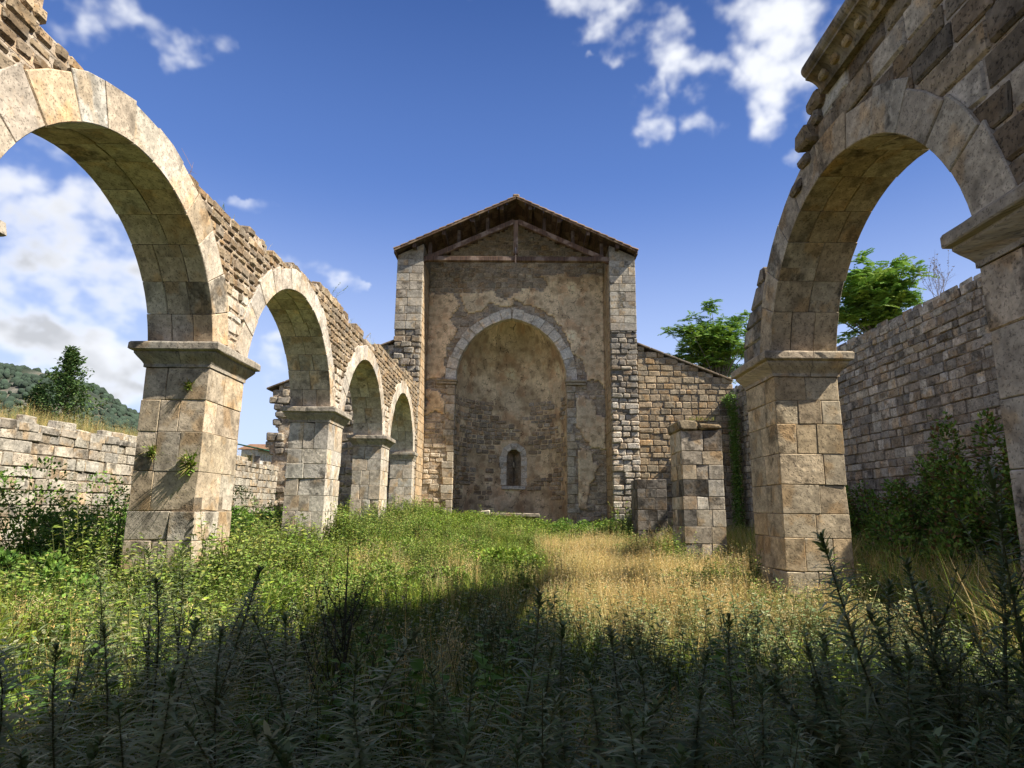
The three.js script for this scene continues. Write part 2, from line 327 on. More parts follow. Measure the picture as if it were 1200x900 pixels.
function capital(parent, x0, x1, d0, d1, y0, tints, s = 1) {
  const o = part('capital', parent), xs = lerp(x0, x1, rr(0.4, 0.6));
  for (const [a, b, la, lb] of [[x0, xs - 0.004, 1, 0], [xs + 0.004, x1, 0, 1]]) {
    const pos = [], uv = [], col = [], idx = [], N = 6, t = vary(pick(tints), 0.08), ou = R() * 5; let rows = 0;
    for (const [of0, y] of CAPP) {
      const of = of0 * s, X0 = a - of * la, X1 = b + of * lb, D0 = d0 - of, D1 = d1 + of, ring = [];
      for (let k = 0; k < N; k++) ring.push([lerp(X0, X1, k / N), D0]); for (let k = 0; k < N; k++) ring.push([X1, lerp(D0, D1, k / N)]);
      for (let k = 0; k < N; k++) ring.push([lerp(X1, X0, k / N), D1]); for (let k = 0; k < N; k++) ring.push([X0, lerp(D1, D0, k / N)]);
      ring.push(ring[0]); let run = 0;
      ring.forEach(([x, d], k) => {
        const chip = of > 0.15 ? 0.022 * Math.min(0, noise(x * 5, y * 9, d * 5)) + (k % N === 0 ? -0.012 * R() : 0) : 0;
        const cx = (a + b) / 2, cd = (d0 + d1) / 2, q = P(x + Math.sign(cx - x) * -chip * (x === X0 && !la || x === X1 && !lb ? 0 : 1), y0 + y + 0.006 * noise(x * 4, 3, d * 4), d + Math.sign(cd - d) * -chip);
        if (k) run += Math.hypot(x - ring[k - 1][0], d - ring[k - 1][1]);
        pos.push(q.x, q.y, q.z); uv.push((run + ou) / 1.5, y / 1.5 + ou); col.push(...t);
      });
      rows++;
    }
    const n = 4 * N + 1; for (let j = 0; j < rows - 1; j++) for (let k = 0; k < n - 1; k++) { const i = j * n + k; idx.push(i, i + n, i + 1, i + 1, i + n, i + n + 1); }
    const m0 = (rows - 1) * n; for (let k = 1; k < n - 2; k++) idx.push(m0, m0 + k + 1, m0 + k);
    let g = new THREE.BufferGeometry(); g.setAttribute('position', new THREE.Float32BufferAttribute(pos, 3)); g.setAttribute('uv', new THREE.Float32BufferAttribute(uv, 2)); g.setAttribute('color', new THREE.Float32BufferAttribute(col, 3)); g.setIndex(idx);
    g = g.toNonIndexed(); g.computeVertexNormals();
    // outward winding
    const p = g.attributes.position, nn = g.attributes.normal; let s2 = 0; const c = P((a + b) / 2, y0 + 0.2, (d0 + d1) / 2);
    for (let i = 0; i < p.count; i++) s2 += (p.getX(i) - c.x) * nn.getX(i) + (p.getZ(i) - c.z) * nn.getZ(i);
    if (s2 < 0) { for (const at of [g.attributes.position, g.attributes.uv, g.attributes.color]) { const A = at.array, w = at.itemSize; for (let i = 0; i < at.count; i += 3) for (let k = 0; k < w; k++) { const q = A[(i + 1) * w + k]; A[(i + 1) * w + k] = A[(i + 2) * w + k]; A[(i + 2) * w + k] = q; } } g.computeVertexNormals(); }
    mesh('capital_block', g, M.ashlar, o);
  }
}
// ring of wedge stones: arch in the plane x = const, centre (dc, cy), through the wall from x0 to x1
function arch(parent, x0, x1, dc, cy, r, ring, yStart, n, pal, opt = {}) {
  const o = part('arch', parent), a0 = Math.asin((yStart - cy) / r); const cuts = [a0];
  for (let i = 1; i < n; i++) cuts.push(lerp(a0, Math.PI - a0, (i + rr(-0.16, 0.16)) / n)); cuts.push(Math.PI - a0);
  for (let i = 0; i < n; i++) {
    const A = cuts[i] + 0.0015, B = cuts[i + 1] - 0.0015, k = R() < 0.62 ? 3 : 2, xs = [x0];
    for (let q = 1; q < k; q++) xs.push(lerp(x0, x1, (q + rr(-0.16, 0.16)) / k)); xs.push(x1);
    const amid = (A + B) / 2;
    if (opt.skip && opt.skip(amid)) continue;
    for (let q = 0; q < k; q++) {
      const ro = r + ring + rr(-0.04, 0.05) * (opt.rough || 1), ri = r + rr(-0.006, 0.006), pr = rr(0.008, 0.022), bv = rr(0.005, 0.014);
      const X0 = xs[q] + (q ? 0.003 : -pr), X1 = xs[q + 1] - (q < k - 1 ? 0.003 : -pr);
      const sh = new THREE.Shape(), pt = (rad, an) => [dc - rad * Math.cos(an), Math.max(yStart + bv, cy + rad * Math.sin(an))], N = 3, e = bv / r;   // wedge with a curved inner edge
      for (let m = 0; m <= N; m++) { const [d, y] = pt(ri + bv, lerp(A + e, B - e, m / N)); m ? sh.lineTo(d, y) : sh.moveTo(d, y); }
      for (let m = 0; m <= 2; m++) { const [d, y] = pt(ro - bv + rr(-0.012, 0.012), lerp(B - e, A + e, m / 2)); sh.lineTo(d, y); }
      sh.closePath();
      const g = new THREE.ExtrudeGeometry(sh, { depth: X1 - X0 - 2 * bv, bevelEnabled: true, bevelSize: bv, bevelThickness: bv, bevelSegments: 1, curveSegments: 1 });
      const p = g.attributes.position, n = g.attributes.normal, u = g.attributes.uv, tc = vary(pick(pal), 0.1), col = new Float32Array(p.count * 3), ou = R() * 9, ov = R() * 9;
      for (let m = 0; m < p.count; m++) { const w = P(X0 + bv + p.getZ(m), p.getY(m), p.getX(m)), nx = n.getZ(m), nz = -n.getX(m), ny = n.getY(m); p.setXYZ(m, w.x, w.y, w.z); n.setXYZ(m, nx, ny, nz); col.set(tc, m * 3); if (Math.abs(nx) > 0.6) u.setXY(m, w.z / 1.5 + ou, w.y / 1.5 + ov); else u.setXY(m, w.x / 1.5 + ou, (Math.abs(ny) > 0.7 ? w.z : w.y) / 1.5 + ov); }
      g.setAttribute('color', new THREE.BufferAttribute(col, 3));
      mesh('voussoir', g, R() < 0.14 ? M.lichen : M.ashlar, o);
    }
  }
  return o;
}
function arcadeWall(parent, o) {
  // o: xi inner face, xo outer face, d0, d1, arches [{dc, cy, r, ring}], top(d), bot, tint, h, l
  const dir = Math.sign(o.xi - o.xo);
  const spans = (y0, y1) => {
    const list = []; let a0 = o.d0, a1 = o.d0;
    const hf = (A, y) => { const k = A.r + A.ring * 0.55, q = y - A.cy; return Math.abs(q) < k ? Math.sqrt(k * k - q * q) : -1; };
    for (const A of o.arches) {
      const h0 = hf(A, y0), h1 = hf(A, y1); if (h0 < 0 && h1 < 0) continue;
      list.push([a0, a1, A.dc - Math.max(0, h0), A.dc - Math.max(0, h1)]); a0 = A.dc + Math.max(0, h0); a1 = A.dc + Math.max(0, h1);
    }
    list.push([a0, a1, o.d1, o.d1]); return list.filter(s => s[2] > s[0] + 0.02 || s[3] > s[1] + 0.02);
  };
  const keep = (d, y) => y < o.top(d) + (o.rag ?? 0.12) * noise(d * 1.9, y * 0.5, 4) * 2;
  const w = part('rubble_wall', parent);
  lay(courses({ face: 'x', at: o.xi, out: dir, v0: o.bot, v1: o.vmax, h: o.h, l: o.l, depth: 0.24, proud: o.proud || [-0.02, 0.03], bevel: o.bevel || 0.03, jit: o.jit || 0.02, joint: 0.02, tint: o.tint, spans, keep, mat: M.tuff }), M.tuff, w, 'stone', 300);
  lay(courses({ face: 'x', at: o.xo, out: -dir, v0: o.bot, v1: o.vmax, h: [0.3, 0.4], l: [0.4, 0.7], depth: 0.2, proud: [-0.02, 0.03], bevel: 0.03, jit: 0.02, joint: 0.02, tint: o.tint, spans, keep, mat: M.tuff }), M.tuff, w, 'outer_stone', 0);
  // core of the wall between the faces
  const core = [];
  for (let y = o.bot; y < o.vmax; y += 0.16) for (const [a0, a1, b0, b1] of spans(y, y + 0.16)) {
    let u = Math.min(a0, a1); const end = Math.max(b0, b1);
    while (u < end - 0.01) {
      const u1 = Math.min(end, u + 0.42); const um = (u + u1) / 2;
      if (y + 0.08 < o.top(um) + (o.rag ?? 0.12) * noise(um * 1.9, y * 0.5, 4) * 2 - 0.05) {
        const f = u === Math.min(a0, a1), e = u1 === end, c = [];
        for (const x of [o.xo + dir * 0.05, o.xi - dir * 0.045]) for (const [yy, l, r] of [[y, f ? a0 : u, e ? b0 : u1], [y + 0.16, f ? a1 : u, e ? b1 : u1]]) for (const q of [l, r]) c.push(P(x, yy, q));
        core.push(hexa(c, 0.004, [1, 1, 1]));
      }
      u = u1;
    }
  }
  mesh('mortar_core', mergeGeometries(core), M.paleMortar, w);
  // loose stones on the broken crest
  const loose = [];
  for (let d = o.d0 + 0.2; d < o.d1 - 0.1; d += rr(0.2, 0.42)) for (let q = 0; q < 2; q++) {
    let crown = -9; for (const A of o.arches) { const k = A.r + A.ring, e = d - A.dc; if (Math.abs(e) < k) crown = Math.max(crown, A.cy + Math.sqrt(k * k - e * e)); }
    const s = rr(0.06, 0.14), t = o.top(d) - 0.03, x = lerp(o.xi - dir * (s + 0.05), o.xo + dir * (s + 0.05), q ? rr(0.4, 1) : rr(0, 0.4)), hgt = rr(0.03, 0.1); if (crown > t - 0.05) continue;
    loose.push({ geo: hexa(boxCorners(x - s, x + s, t - 0.12, t + hgt, d - s, d + s, 0.04), 0.04, vary(pick(BROWN), 0.2)), key: d });
  }
  lay(loose, M.tuff, w, 'crest_stone', 120);
}
const LP = [[3.9, 5.15], [9.65, 10.89], [15.99, 17.23], [22.26, 23.5], [28.75, END - 0.02]];   // left piers: front, back
const arcL = thing('arcade_wall', 'long ruined arcade of four round stone arches with a ragged rubble crest, sunlit nave face', 'arcade', null);
{
  const x0 = XL - PW, x1 = XL, pt = [PALE, WARM, PALE, PALE, PALE];
  LP.forEach(([a, b], i) => {
    pier(arcL, x0, x1, a, b, ground(-5.3, a) - 0.5, CAPB, i === 1 ? WARM : PALE, { h: i === 1 ? [0.42, 0.66] : [0.36, 0.6] });
    capital(arcL, x0, x1, a, b, CAPB, [[0.44, 0.40, 0.34], [0.50, 0.44, 0.36]], i === 4 ? 0.6 : 1);
  });
  const AR = [];
  for (let i = 0; i < 4; i++) { const a = LP[i][1], b = LP[i + 1][0], dc = (a + b) / 2, r = (b - a) / 2 + (i ? 0.03 : 0.03); AR.push({ dc, cy: i ? 2.0 : 2.13, r, ring: i ? 0.46 : 0.54 }); }
  AR.forEach((A, i) => arch(arcL, x0, x1, A.dc, A.cy, A.r, A.ring, CAPT, i ? 15 : 13, i ? PALE : WARM.concat(PALE)));
  const T = [[0, 6.6], [4.4, 6.3], [5.0, 5.55], [5.5, 5.0], [5.9, 4.75], [7, 4.72], [8.7, 4.72], [11.9, 4.88], [15.2, 5.28], [16.2, 5.38], [17.5, 5.2], [19, 5.14], [21.1, 5.4], [24.2, 5.52], [27, 5.66], [29.4, 5.75]];
  const top = d => { for (let i = 1; i < T.length; i++) if (d < T[i][0]) return lerp(T[i - 1][1], T[i][1], (d - T[i - 1][0]) / (T[i][0] - T[i - 1][0])); return 5.7; };
  arcadeWall(arcL, { xi: x1, xo: x0, d0: 3.9, d1: END - 0.02, arches: AR, top, bot: CAPT, vmax: 6.6, h: [0.10, 0.24], l: [0.13, 0.38], proud: [-0.03, 0.004], bevel: 0.028, jit: 0.018, tint: (d, y) => (y < 3.4 || y < 3.7 && R() < 0.5) ? { c: vary(pick(PALE), 0.1), m: M.ashlar } : { c: vary(pick(BROWN), 0.22).map(v => v * 1.15) } });
}
const arcR = thing('arcade_wall', 'tall broken arcade wall with one standing round arch, brown tuff masonry and a moulded cornice', 'arcade', null);
const RP = [[4.067, 5.31], [9.942, 11.18]];
{
  const x0 = XR, x1 = XR + PW;
  pier(arcR, x0, x1, RP[0][0], RP[0][1], -2.1, CAPB, PALE, { h: [0.55, 0.8] });
  pier(arcR, x0, x1, RP[1][0], RP[1][1], -2.1, CAPB, WARM.map(c => [c[0] * 1.04, c[1] * 0.98, c[2] * 0.86]), { h: [0.34, 0.5] });
  for (const p of RP) capital(arcR, x0, x1, p[0], p[1], CAPB, [[0.50, 0.44, 0.35], [0.55, 0.48, 0.37]]);
  const dc = (RP[0][1] + RP[1][0]) / 2, r = (RP[1][0] - RP[0][1]) / 2 + 0.03;
  arch(arcR, x0, x1, dc, 2.09, r, 0.48, CAPT, 11, WARM.map(c => [c[0] * 0.92, c[1] * 0.9, c[2] * 0.86]), { rough: 1.4 });
  const top = d => d < 5.0 ? 6.6 : d < 7.6 ? 5.95 : d < 8.1 ? lerp(6.2, 4.9, (d - 7.6) / 0.5) : d < 9.6 ? 4.6 - (d - 8.1) * 0.5 : 2;
  arcadeWall(arcR, { xi: x0, xo: x1, d0: 4.067, d1: 9.7, arches: [{ dc, cy: 2.09, r, ring: 0.48 }], top, rag: 0.1, bot: CAPT, vmax: 6.9, h: [0.26, 0.42], l: [0.38, 0.95], proud: [-0.03, 0.0], bevel: 0.026, tint: (d, y) => R() < 0.12 ? { c: vary(pick(WARM), 0.1), m: M.ashlar } : { c: vary(pick(BROWN), 0.18) } });
  // walled bay behind the near pier, out of the picture, whose shade lies over the foreground
  const w = part('walled_bay', arcR);
  lay(courses({ face: 'x', at: x0 + 0.02, out: -1, v0: -2.0, v1: 6.6, h: [0.3, 0.42], l: [0.5, 0.9], depth: 0.25, bevel: 0.03, jit: 0.02, tint: () => vary(pick(BROWN), 0.18), spans: () => [[-4, -4, 4.06, 4.06]], mat: M.tuff }), M.tuff, w, 'stone', 0);
  mesh('mortar_core', block(x0 + 0.06, x1 - 0.02, -2.1, 6.56, -4, 4.06, 0.01, [1, 1, 1]), M.mortar, w);
  // stump of the next arch beyond the standing pier
  const st = part('arch_stump', arcR), sl = [];
  const prof = [[CAPT, 10.02, 11.22], [2.85, 10.02, 11.2], [3.15, 10.02, 11.05], [3.42, 10.02, 10.75], [3.75, 10.04, 10.42], [4.0, 10.06, 10.2]];
  for (let i = 0; i < prof.length - 1; i++) { const c = []; for (const x of [x0 - 0.01, x1 + 0.01]) for (const q of [prof[i], prof[i + 1]]) for (const d of [q[1], q[2]]) c.push(P(x, q[0] + (q === prof[i] ? 0.004 : -0.004), d)); sl.push({ geo: hexa(c, 0.03, vary(pick(GREY), 0.12)), key: i }); }
  lay(sl, M.lichen, st);
  // cornice: blocks with a rounded nose and a row of dentils underneath
  const co = part('cornice', arcR);
  for (let d = -3.9, i = 0; d < 7.5; i++) {
    const e = Math.min(7.62, d + rr(0.9, 1.25)), c = vary([0.42, 0.36, 0.27], 0.1);
    const sh = new THREE.Shape(); sh.moveTo(0, 0); sh.lineTo(0.08, 0); sh.lineTo(0.11, 0.09); sh.quadraticCurveTo(0.16, 0.17, 0.26, 0.19); sh.lineTo(0.26, 0.22); sh.quadraticCurveTo(0.34, 0.27, 0.30, 0.36); sh.lineTo(0, 0.38); sh.closePath();
    const g = new THREE.ExtrudeGeometry(sh, { depth: e - d - 0.015, bevelEnabled: true, bevelSize: 0.008, bevelThickness: 0.008, bevelSegments: 1, curveSegments: 4 });
    g.rotateY(0); const p = g.attributes.position, q = new Float32Array(p.count * 3);
    for (let k = 0; k < p.count; k++) { const a = P(x0 + 0.02 - p.getX(k), 5.44 + p.getY(k) + 0.008 * noise(p.getX(k) * 9, i, p.getZ(k) * 5), d + p.getZ(k)); p.setXYZ(k, a.x, a.y, a.z); q.set(c, k * 3); }
    g.setAttribute('color', new THREE.BufferAttribute(q, 3)); g.computeVertexNormals();
    const u = g.attributes.uv; for (let k = 0; k < p.count; k++) u.setXY(k, p.getZ(k) / 1.5, p.getY(k) / 1.5 + p.getX(k) / 1.5);
    mesh('cornice_block', g, M.lichen, co); d = e;
  }
  for (let d = -3.8; d < 7.5; d += 0.3) mesh('dentil', block(x0 - 0.16, x0 + 0.05, 5.50, 5.63, d, d + 0.16, 0.025, vary([0.52, 0.40, 0.24], 0.1), 0.008), M.ashlar, co);
  // ragged stones hanging on the broken end
  const rg = part('broken_end', arcR);
  for (const [x, y, d, s] of [[4.0, 5.1, 8.12, .16], [4.03, 4.85, 8.3, .14], [4.1, 5.3, 8.0, .17], [4.4, 5.4, 7.9, .2], [4.6, 5.0, 8.15, .2], [4.05, 4.62, 8.62, .15], [4.3, 5.0, 8.25, .2], [4.2, 5.6, 7.75, .18], [4.7, 5.7, 7.7, .2], [4.02, 5.45, 7.82, .15]])
    mesh('stone', hexa(boxCorners(x - s, x + s, y - s * 0.8, y + s * 0.8, d - s * 1.2, d + s, 0.05), 0.05, vary(pick(BROWN), 0.2)), M.tuff, rg);
}
// ---------------------------------------------------------------- the two stumps of the lost arcade
function stump(d, y1, label, dark) {
  const t = thing('ruined_pier', label, 'pier');
  const x0 = XR + 0.02, x1 = XR + 1.02;
  pier(t, x0, x1, d, d + 1.2, ground(4.4, d) - 0.4, y1, WARM, { h: [0.3, 0.46], tint: (y) => { const q = R(); return q < dark ? { c: vary([0.23, 0.215, 0.195], 0.3), m: M.lichen } : { c: vary(pick(WARM), 0.12), m: R() < 0.4 ? M.lichen : M.ashlar }; } });
  return [t, x0, x1];
}
{
  const [t, x0, x1] = stump(16.0, 2.0, 'freestanding square pier stump of blackened and yellow blocks with a chipped cap', 0.3);
  for (const [a, b, h] of [[x0 - 0.06, x0 + 0.42, 0.26], [x0 + 0.43, x1 + 0.0, 0.16]]) mesh('cap_stone', hexa(boxCorners(a, b, 2.005, 2.0 + h, 15.92, 17.2, 0.03), 0.05, vary([0.42, 0.35, 0.24], 0.1)), M.lichen, t);
  stump(22.28, 1.08, 'low dark grey pier stump standing between the yellow stump and the chancel', 0.9);
}

// ---------------------------------------------------------------- boundary walls
function boundary(label, x, dir, d0, d1, y0, top, h, l, pal, dark) {
  const t = thing('boundary_wall', label, 'wall');
  const keep = (d, y) => y < top(d) + 0.02;
  lay(courses({ face: 'x', at: x, out: dir, v0: y0, v1: top(d0) + 0.4, h, l, depth: 0.2, proud: [-0.02, 0.03], bevel: 0.016, jit: 0.018, joint: 0.018, tint: () => ({ c: vary(pick(pal), 0.16), m: R() < dark ? M.lichen : M.tuff }), spans: () => [[d0, d0, d1, d1]], keep, mat: M.tuff }), M.tuff, t, 'stone', 300);
  const core = []; for (let d = d0; d < d1; d += 1) core.push(block(Math.min(x - dir * 0.03, x - dir * 0.72), Math.max(x - dir * 0.03, x - dir * 0.72), y0, top(d) - 0.16, d, Math.min(d1, d + 1), 0.004, [1, 1, 1]));
  mesh('mortar_core', mergeGeometries(core), M.mortar, t);
  const cp = []; for (let d = d0; d < d1;) { const e = Math.min(d1, d + rr(0.35, 0.7)); cp.push({ geo: hexa(boxCorners(Math.min(x - dir * 0.02, x - dir * 0.74), Math.max(x + dir * 0.03, x - dir * 0.02), top(d) - 0.2, top(d) + rr(-0.03, 0.06), d + 0.01, e - 0.01, 0.015), 0.03, vary(pick(pal), 0.15)), key: d }); d = e; }
  lay(cp, M.lichen, t, 'coping_stone', 120);
}
boundary('tall grey coursed stone wall of the side aisle with creepers at its foot', BWR, -1, 6, END + 0.7, -1.9, d => 5.12 + 0.06 * noise(d * 0.7, 1) + 0.5 * smooth(24, 29, d), [0.17, 0.34], [0.17, 0.56], GREY.map(c => [c[0] * 1.35, c[1] * 1.35, c[2] * 1.33]).concat([[0.66, 0.61, 0.53], [0.40, 0.37, 0.32]]), 0.4);
boundary('low sunlit wall of pale squared stones below the grassy bank', BWL, 1, 8, END + 0.5, -1.6, d => 1.80 + 0.05 * noise(d * 0.9, 7), [0.22, 0.34], [0.24, 0.72], [[0.52, 0.49, 0.43], [0.56, 0.53, 0.46], [0.46, 0.43, 0.38], [0.60, 0.56, 0.49]], 0.35);
// unseen front wall closing the nave behind the camera, added to shade the foreground
{
  const t = thing('unseen_shade_wall', 'unseen rubble front wall added behind the viewpoint to shade the near end of the nave', 'wall');
  lay(courses({ face: 'd', at: -4.2, out: 1, v0: -2, v1: 4.6, h: [0.3, 0.45], l: [0.5, 1], depth: 0.25, bevel: 0.03, jit: 0.02, tint: () => vary(pick(BROWN), 0.18), spans: (y) => y < 1.2 ? [[-12, -12, -1.8, -1.8], [1, 1, 10, 10]] : [[-12, -12, 10, 10]], mat: M.tuff }), M.tuff, t, 'stone', 0);
  mesh('mortar_core', mergeGeometries([block(-12, -1.85, -2, 1.2, -5.1, -4.25, 0.01, [1, 1, 1]), block(1.05, 10, -2, 1.2, -5.1, -4.25, 0.01, [1, 1, 1]), block(-12, 10, 1.2, 4.55, -5.1, -4.25, 0.01, [1, 1, 1])]), M.mortar, t);
}
// ---------------------------------------------------------------- chancel with its roof, the apse and the end walls of the aisles
const CX = -0.42, BK = 31.6, FLOOR = -1.3;
const chancel = thing('chancel', 'roofed stone chancel with a tall apse niche, timber truss and peeling plaster', 'church');
const AXL = [-6.1, -4.82], AXR = [4.2, 5.46];         // the two side walls
const EAVE = 12.05, RIDGE = 14.75;
const roofAt = x => RIDGE - Math.abs(x + 0.34) * (RIDGE - EAVE) / 5.75;
const ASH = [[0.50, 0.47, 0.41], [0.56, 0.53, 0.46], [0.45, 0.42, 0.37], [0.60, 0.55, 0.46]];
for (const [xa, xb, s] of [[AXL[0], AXL[1], -1], [AXR[0], AXR[1], 1]]) {
  const w = part('side_wall', chancel), inner = s < 0 ? xb : xa, topI = roofAt(inner) - 0.25, topO = roofAt(s < 0 ? xa : xb) - 0.22, tp = Math.min(topI, topO) + 0.1;
  const core = new THREE.Group();
  mesh('mortar_core', block(xa + 0.05, xb - 0.05, FLOOR, tp - 0.05, END + 0.06, BK + 0.6, 0.01, [1, 1, 1]), M.mortar, w);
  const eroded = (x, y) => s > 0 && y < 5.2 && y > 0.2;
  const l1 = courses({ face: 'd', at: END, out: -1, v0: 8.4, v1: tp, h: [0.34, 0.5], l: [0.42, 0.8], depth: 0.3, bevel: 0.015, jit: 0.006, joint: 0.012, proud: [0, 0.012], tint: () => ({ c: vary(pick(ASH), 0.1), m: R() < 0.3 ? M.lichen : M.ashlar }), spans: () => [[xa, xa, xb, xb]] });
  const l2 = courses({ face: 'd', at: END, out: -1, v0: FLOOR, v1: 8.4, h: [0.2, 0.32], l: [0.25, 0.55], depth: 0.3, bevel: 0.04, jit: 0.03, joint: 0.02, proud: [-0.06, 0.05], tint: (x, y) => ({ c: vary(pick(eroded(x, y) ? PALE : GREY), 0.15), m: M.tuff }), spans: () => [[xa, xa, xb, xb]] });
  lay(l1.concat(l2), M.ashlar, w, 'stone', 220);
  // inner face of the side wall
  lay(courses({ face: 'x', at: inner, out: -s, v0: FLOOR, v1: tp, h: [0.3, 0.45], l: [0.5, 0.9], depth: 0.2, bevel: 0.012, jit: 0.005, joint: 0.01, proud: [0, 0.01], tint: () => vary([0.60, 0.47, 0.32], 0.1), spans: () => [[END + 0.31, END + 0.31, BK, BK]] }), M.ashlar, w, 'inner_stone', 150);
  // outer face
  lay(courses({ face: 'x', at: s < 0 ? xa : xb, out: s, v0: FLOOR, v1: tp, h: [0.3, 0.5], l: [0.5, 0.9], depth: 0.2, bevel: 0.02, jit: 0.01, tint: () => vary(pick(GREY), 0.12), spans: () => [[END + 0.31, END + 0.31, BK + 0.6, BK + 0.6]] }), M.ashlar, w, 'outer_stone', 0);
}
// pointed apse arch: half width a, rise h above the springing line
const AC = -0.52, AA = 2.8, AS = 6.42, AH = 3.2, AR_ = (AA * AA + AH * AH) / (2 * AA), AO = AR_ - AA;
const apseHalf = y => y <= AS ? AA : y >= AS + AH ? 0 : Math.max(0, Math.sqrt(Math.max(0, AR_ * AR_ - (y - AS) ** 2)) - AO);
const wallHalf = (y, grow) => y <= AS ? AA + grow : Math.max(-1, Math.sqrt(Math.max(0, (AR_ + grow) ** 2 - (y - AS) ** 2)) - AO);
{
  const bw = part('back_wall', chancel), xl = AXL[1], xr = AXR[0];
  // wall body with the apse opening
  const body = [];
  for (let y = FLOOR; y < RIDGE + 0.2; y += 0.2) {
    const t0 = y, t1 = y + 0.2, tr = v => (RIDGE + 0.16 - v) * 5.75 / (RIDGE - EAVE), lim = Math.min(5, tr(t1)); if (lim < 0.1) break;
    const L = Math.max(xl, -0.34 - lim), Rr = Math.min(xr, -0.34 + lim), h0 = wallHalf(t0, 0.02), h1 = wallHalf(t1, 0.02);
    const mk = (a0, a1, b0, b1) => { const c = []; for (const d of [BK + 0.03, BK + 0.75]) for (const [yy, a, b] of [[t0, a0, b0], [t1, a1, b1]]) for (const x of [a, b]) c.push(P(x, yy, d)); body.push(hexa(c, 0.002, [1, 1, 1])); };
    if (h0 <= 0 && h1 <= 0) mk(L, L, Rr, Rr); else { const a = Math.max(0, h0), b = Math.max(0, h1); mk(L, L, AC - a, AC - b); mk(AC + a, AC + b, Rr, Rr); }
  }
  mesh('mortar_core', mergeGeometries(body), M.paleMortar, bw);
  // where the plaster still holds: areas outlined from the photograph, edges broken up by noise
  const poly = pts => pts.map(([px, py]) => { const q = bp(px, py, { d: BK }); return [q[0], q[1]]; });
  const areas = [
    poly([[632, 322], [714, 322], [714, 462], [692, 446], [676, 420], [664, 395], [648, 372], [628, 360], [606, 354], [594, 346], [622, 338], [640, 340], [641, 330]]),
    poly([[498, 345], [528, 343], [538, 358], [530, 372], [538, 386], [528, 402], [522, 424], [519, 444], [498, 446]]),
    poly([[538, 343], [560, 341], [596, 346], [600, 356], [572, 358], [552, 366], [544, 360]]),
    poly([[498, 452], [512, 456], [524, 470], [520, 486], [508, 480], [498, 492]]),
    poly([[668, 466], [684, 462], [700, 478], [712, 500], [712, 528], [690, 520], [676, 500]]),
    poly([[666, 526], [690, 522], [704, 548], [688, 574], [690, 596], [664, 598]]),
  ];
  const inside = (pg, x, y) => { let c = false; for (let i = 0, j = pg.length - 1; i < pg.length; j = i++) { const [xi, yi] = pg[i], [xj, yj] = pg[j]; if ((yi > y) !== (yj > y) && x < (xj - xi) * (y - yi) / (yj - yi) + xi) c = !c; } return c; };
  const warp = (x, y) => [x + 0.28 * fbm(x * 1.1, y * 1.1, 1, 4) * 2, y + 0.28 * fbm(x * 1.1, y * 1.1, 8, 4) * 2];
  const TINTS = [[0.86, 0.75, 0.60], [0.86, 0.72, 0.56], [0.84, 0.75, 0.61], [0.86, 0.70, 0.52], [0.82, 0.74, 0.62], [0.88, 0.80, 0.68]];
  const cell = 0.09, covered = (x, y, grow = 0) => areas.some(a => { const [u, v] = warp(x, y); return inside(a, u, v); });
  areas.forEach((a, n) => {
    const pos = [], uv = [], idx = [], col = [], key = new Map(); const lo = [99, 99], hi = [-99, -99]; for (const q of a) { lo[0] = Math.min(lo[0], q[0] - 0.5); lo[1] = Math.min(lo[1], q[1] - 0.5); hi[0] = Math.max(hi[0], q[0] + 0.5); hi[1] = Math.max(hi[1], q[1] + 0.5); }
    const nx = Math.ceil((hi[0] - lo[0]) / cell), ny = Math.ceil((hi[1] - lo[1]) / cell);
    const on = (i, j) => { if (i < 0 || j < 0 || i >= nx || j >= ny) return false; const x = lo[0] + (i + 0.5) * cell, y = lo[1] + (j + 0.5) * cell; if (x < xl + 0.02 || x > xr - 0.02 || Math.abs(x - AC) < wallHalf(y, 0.5)) return false; const [u, v] = warp(x, y); return inside(a, u, v); };
    const vert = (i, j, back) => { const k = `${i},${j},${back}`; if (key.has(k)) return key.get(k); const x = lo[0] + i * cell + 0.035 * noise(i * 0.9, j * 0.9, n), y = lo[1] + j * cell + 0.035 * noise(i * 0.9, j * 0.9, n + 7); const p = P(clamp(x, xl + 0.005, xr - 0.005), y, back ? BK + 0.04 : BK - 0.045 - 0.03 * fbm(x * 0.9, y * 0.9, 3, 3)); pos.push(p.x, p.y, p.z); uv.push(x / 2.6, y / 2.6); col.push(...TINTS[n]); key.set(k, pos.length / 3 - 1); return pos.length / 3 - 1; };
    for (let i = 0; i < nx; i++) for (let j = 0; j < ny; j++) if (on(i, j)) {
      const q = [vert(i, j, 0), vert(i + 1, j, 0), vert(i + 1, j + 1, 0), vert(i, j + 1, 0)]; idx.push(q[0], q[1], q[2], q[0], q[2], q[3]);
      const side = (a1, b1) => { const A = vert(...a1, 0), B = vert(...b1, 0), C = vert(...b1, 1), D = vert(...a1, 1); idx.push(A, D, C, A, C, B); };
      if (!on(i - 1, j)) side([i, j + 1], [i, j]); if (!on(i + 1, j)) side([i + 1, j], [i + 1, j + 1]); if (!on(i, j - 1)) side([i, j], [i + 1, j]); if (!on(i, j + 1)) side([i + 1, j + 1], [i, j + 1]);
    }
    if (!idx.length) return;
    const g = new THREE.BufferGeometry(); g.setAttribute('position', new THREE.Float32BufferAttribute(pos, 3)); g.setAttribute('uv', new THREE.Float32BufferAttribute(uv, 2)); g.setAttribute('color', new THREE.Float32BufferAttribute(col, 3)); g.setIndex(idx); g.computeVertexNormals();
    mesh('plaster_patch', g, M.plaster, bw);
  });
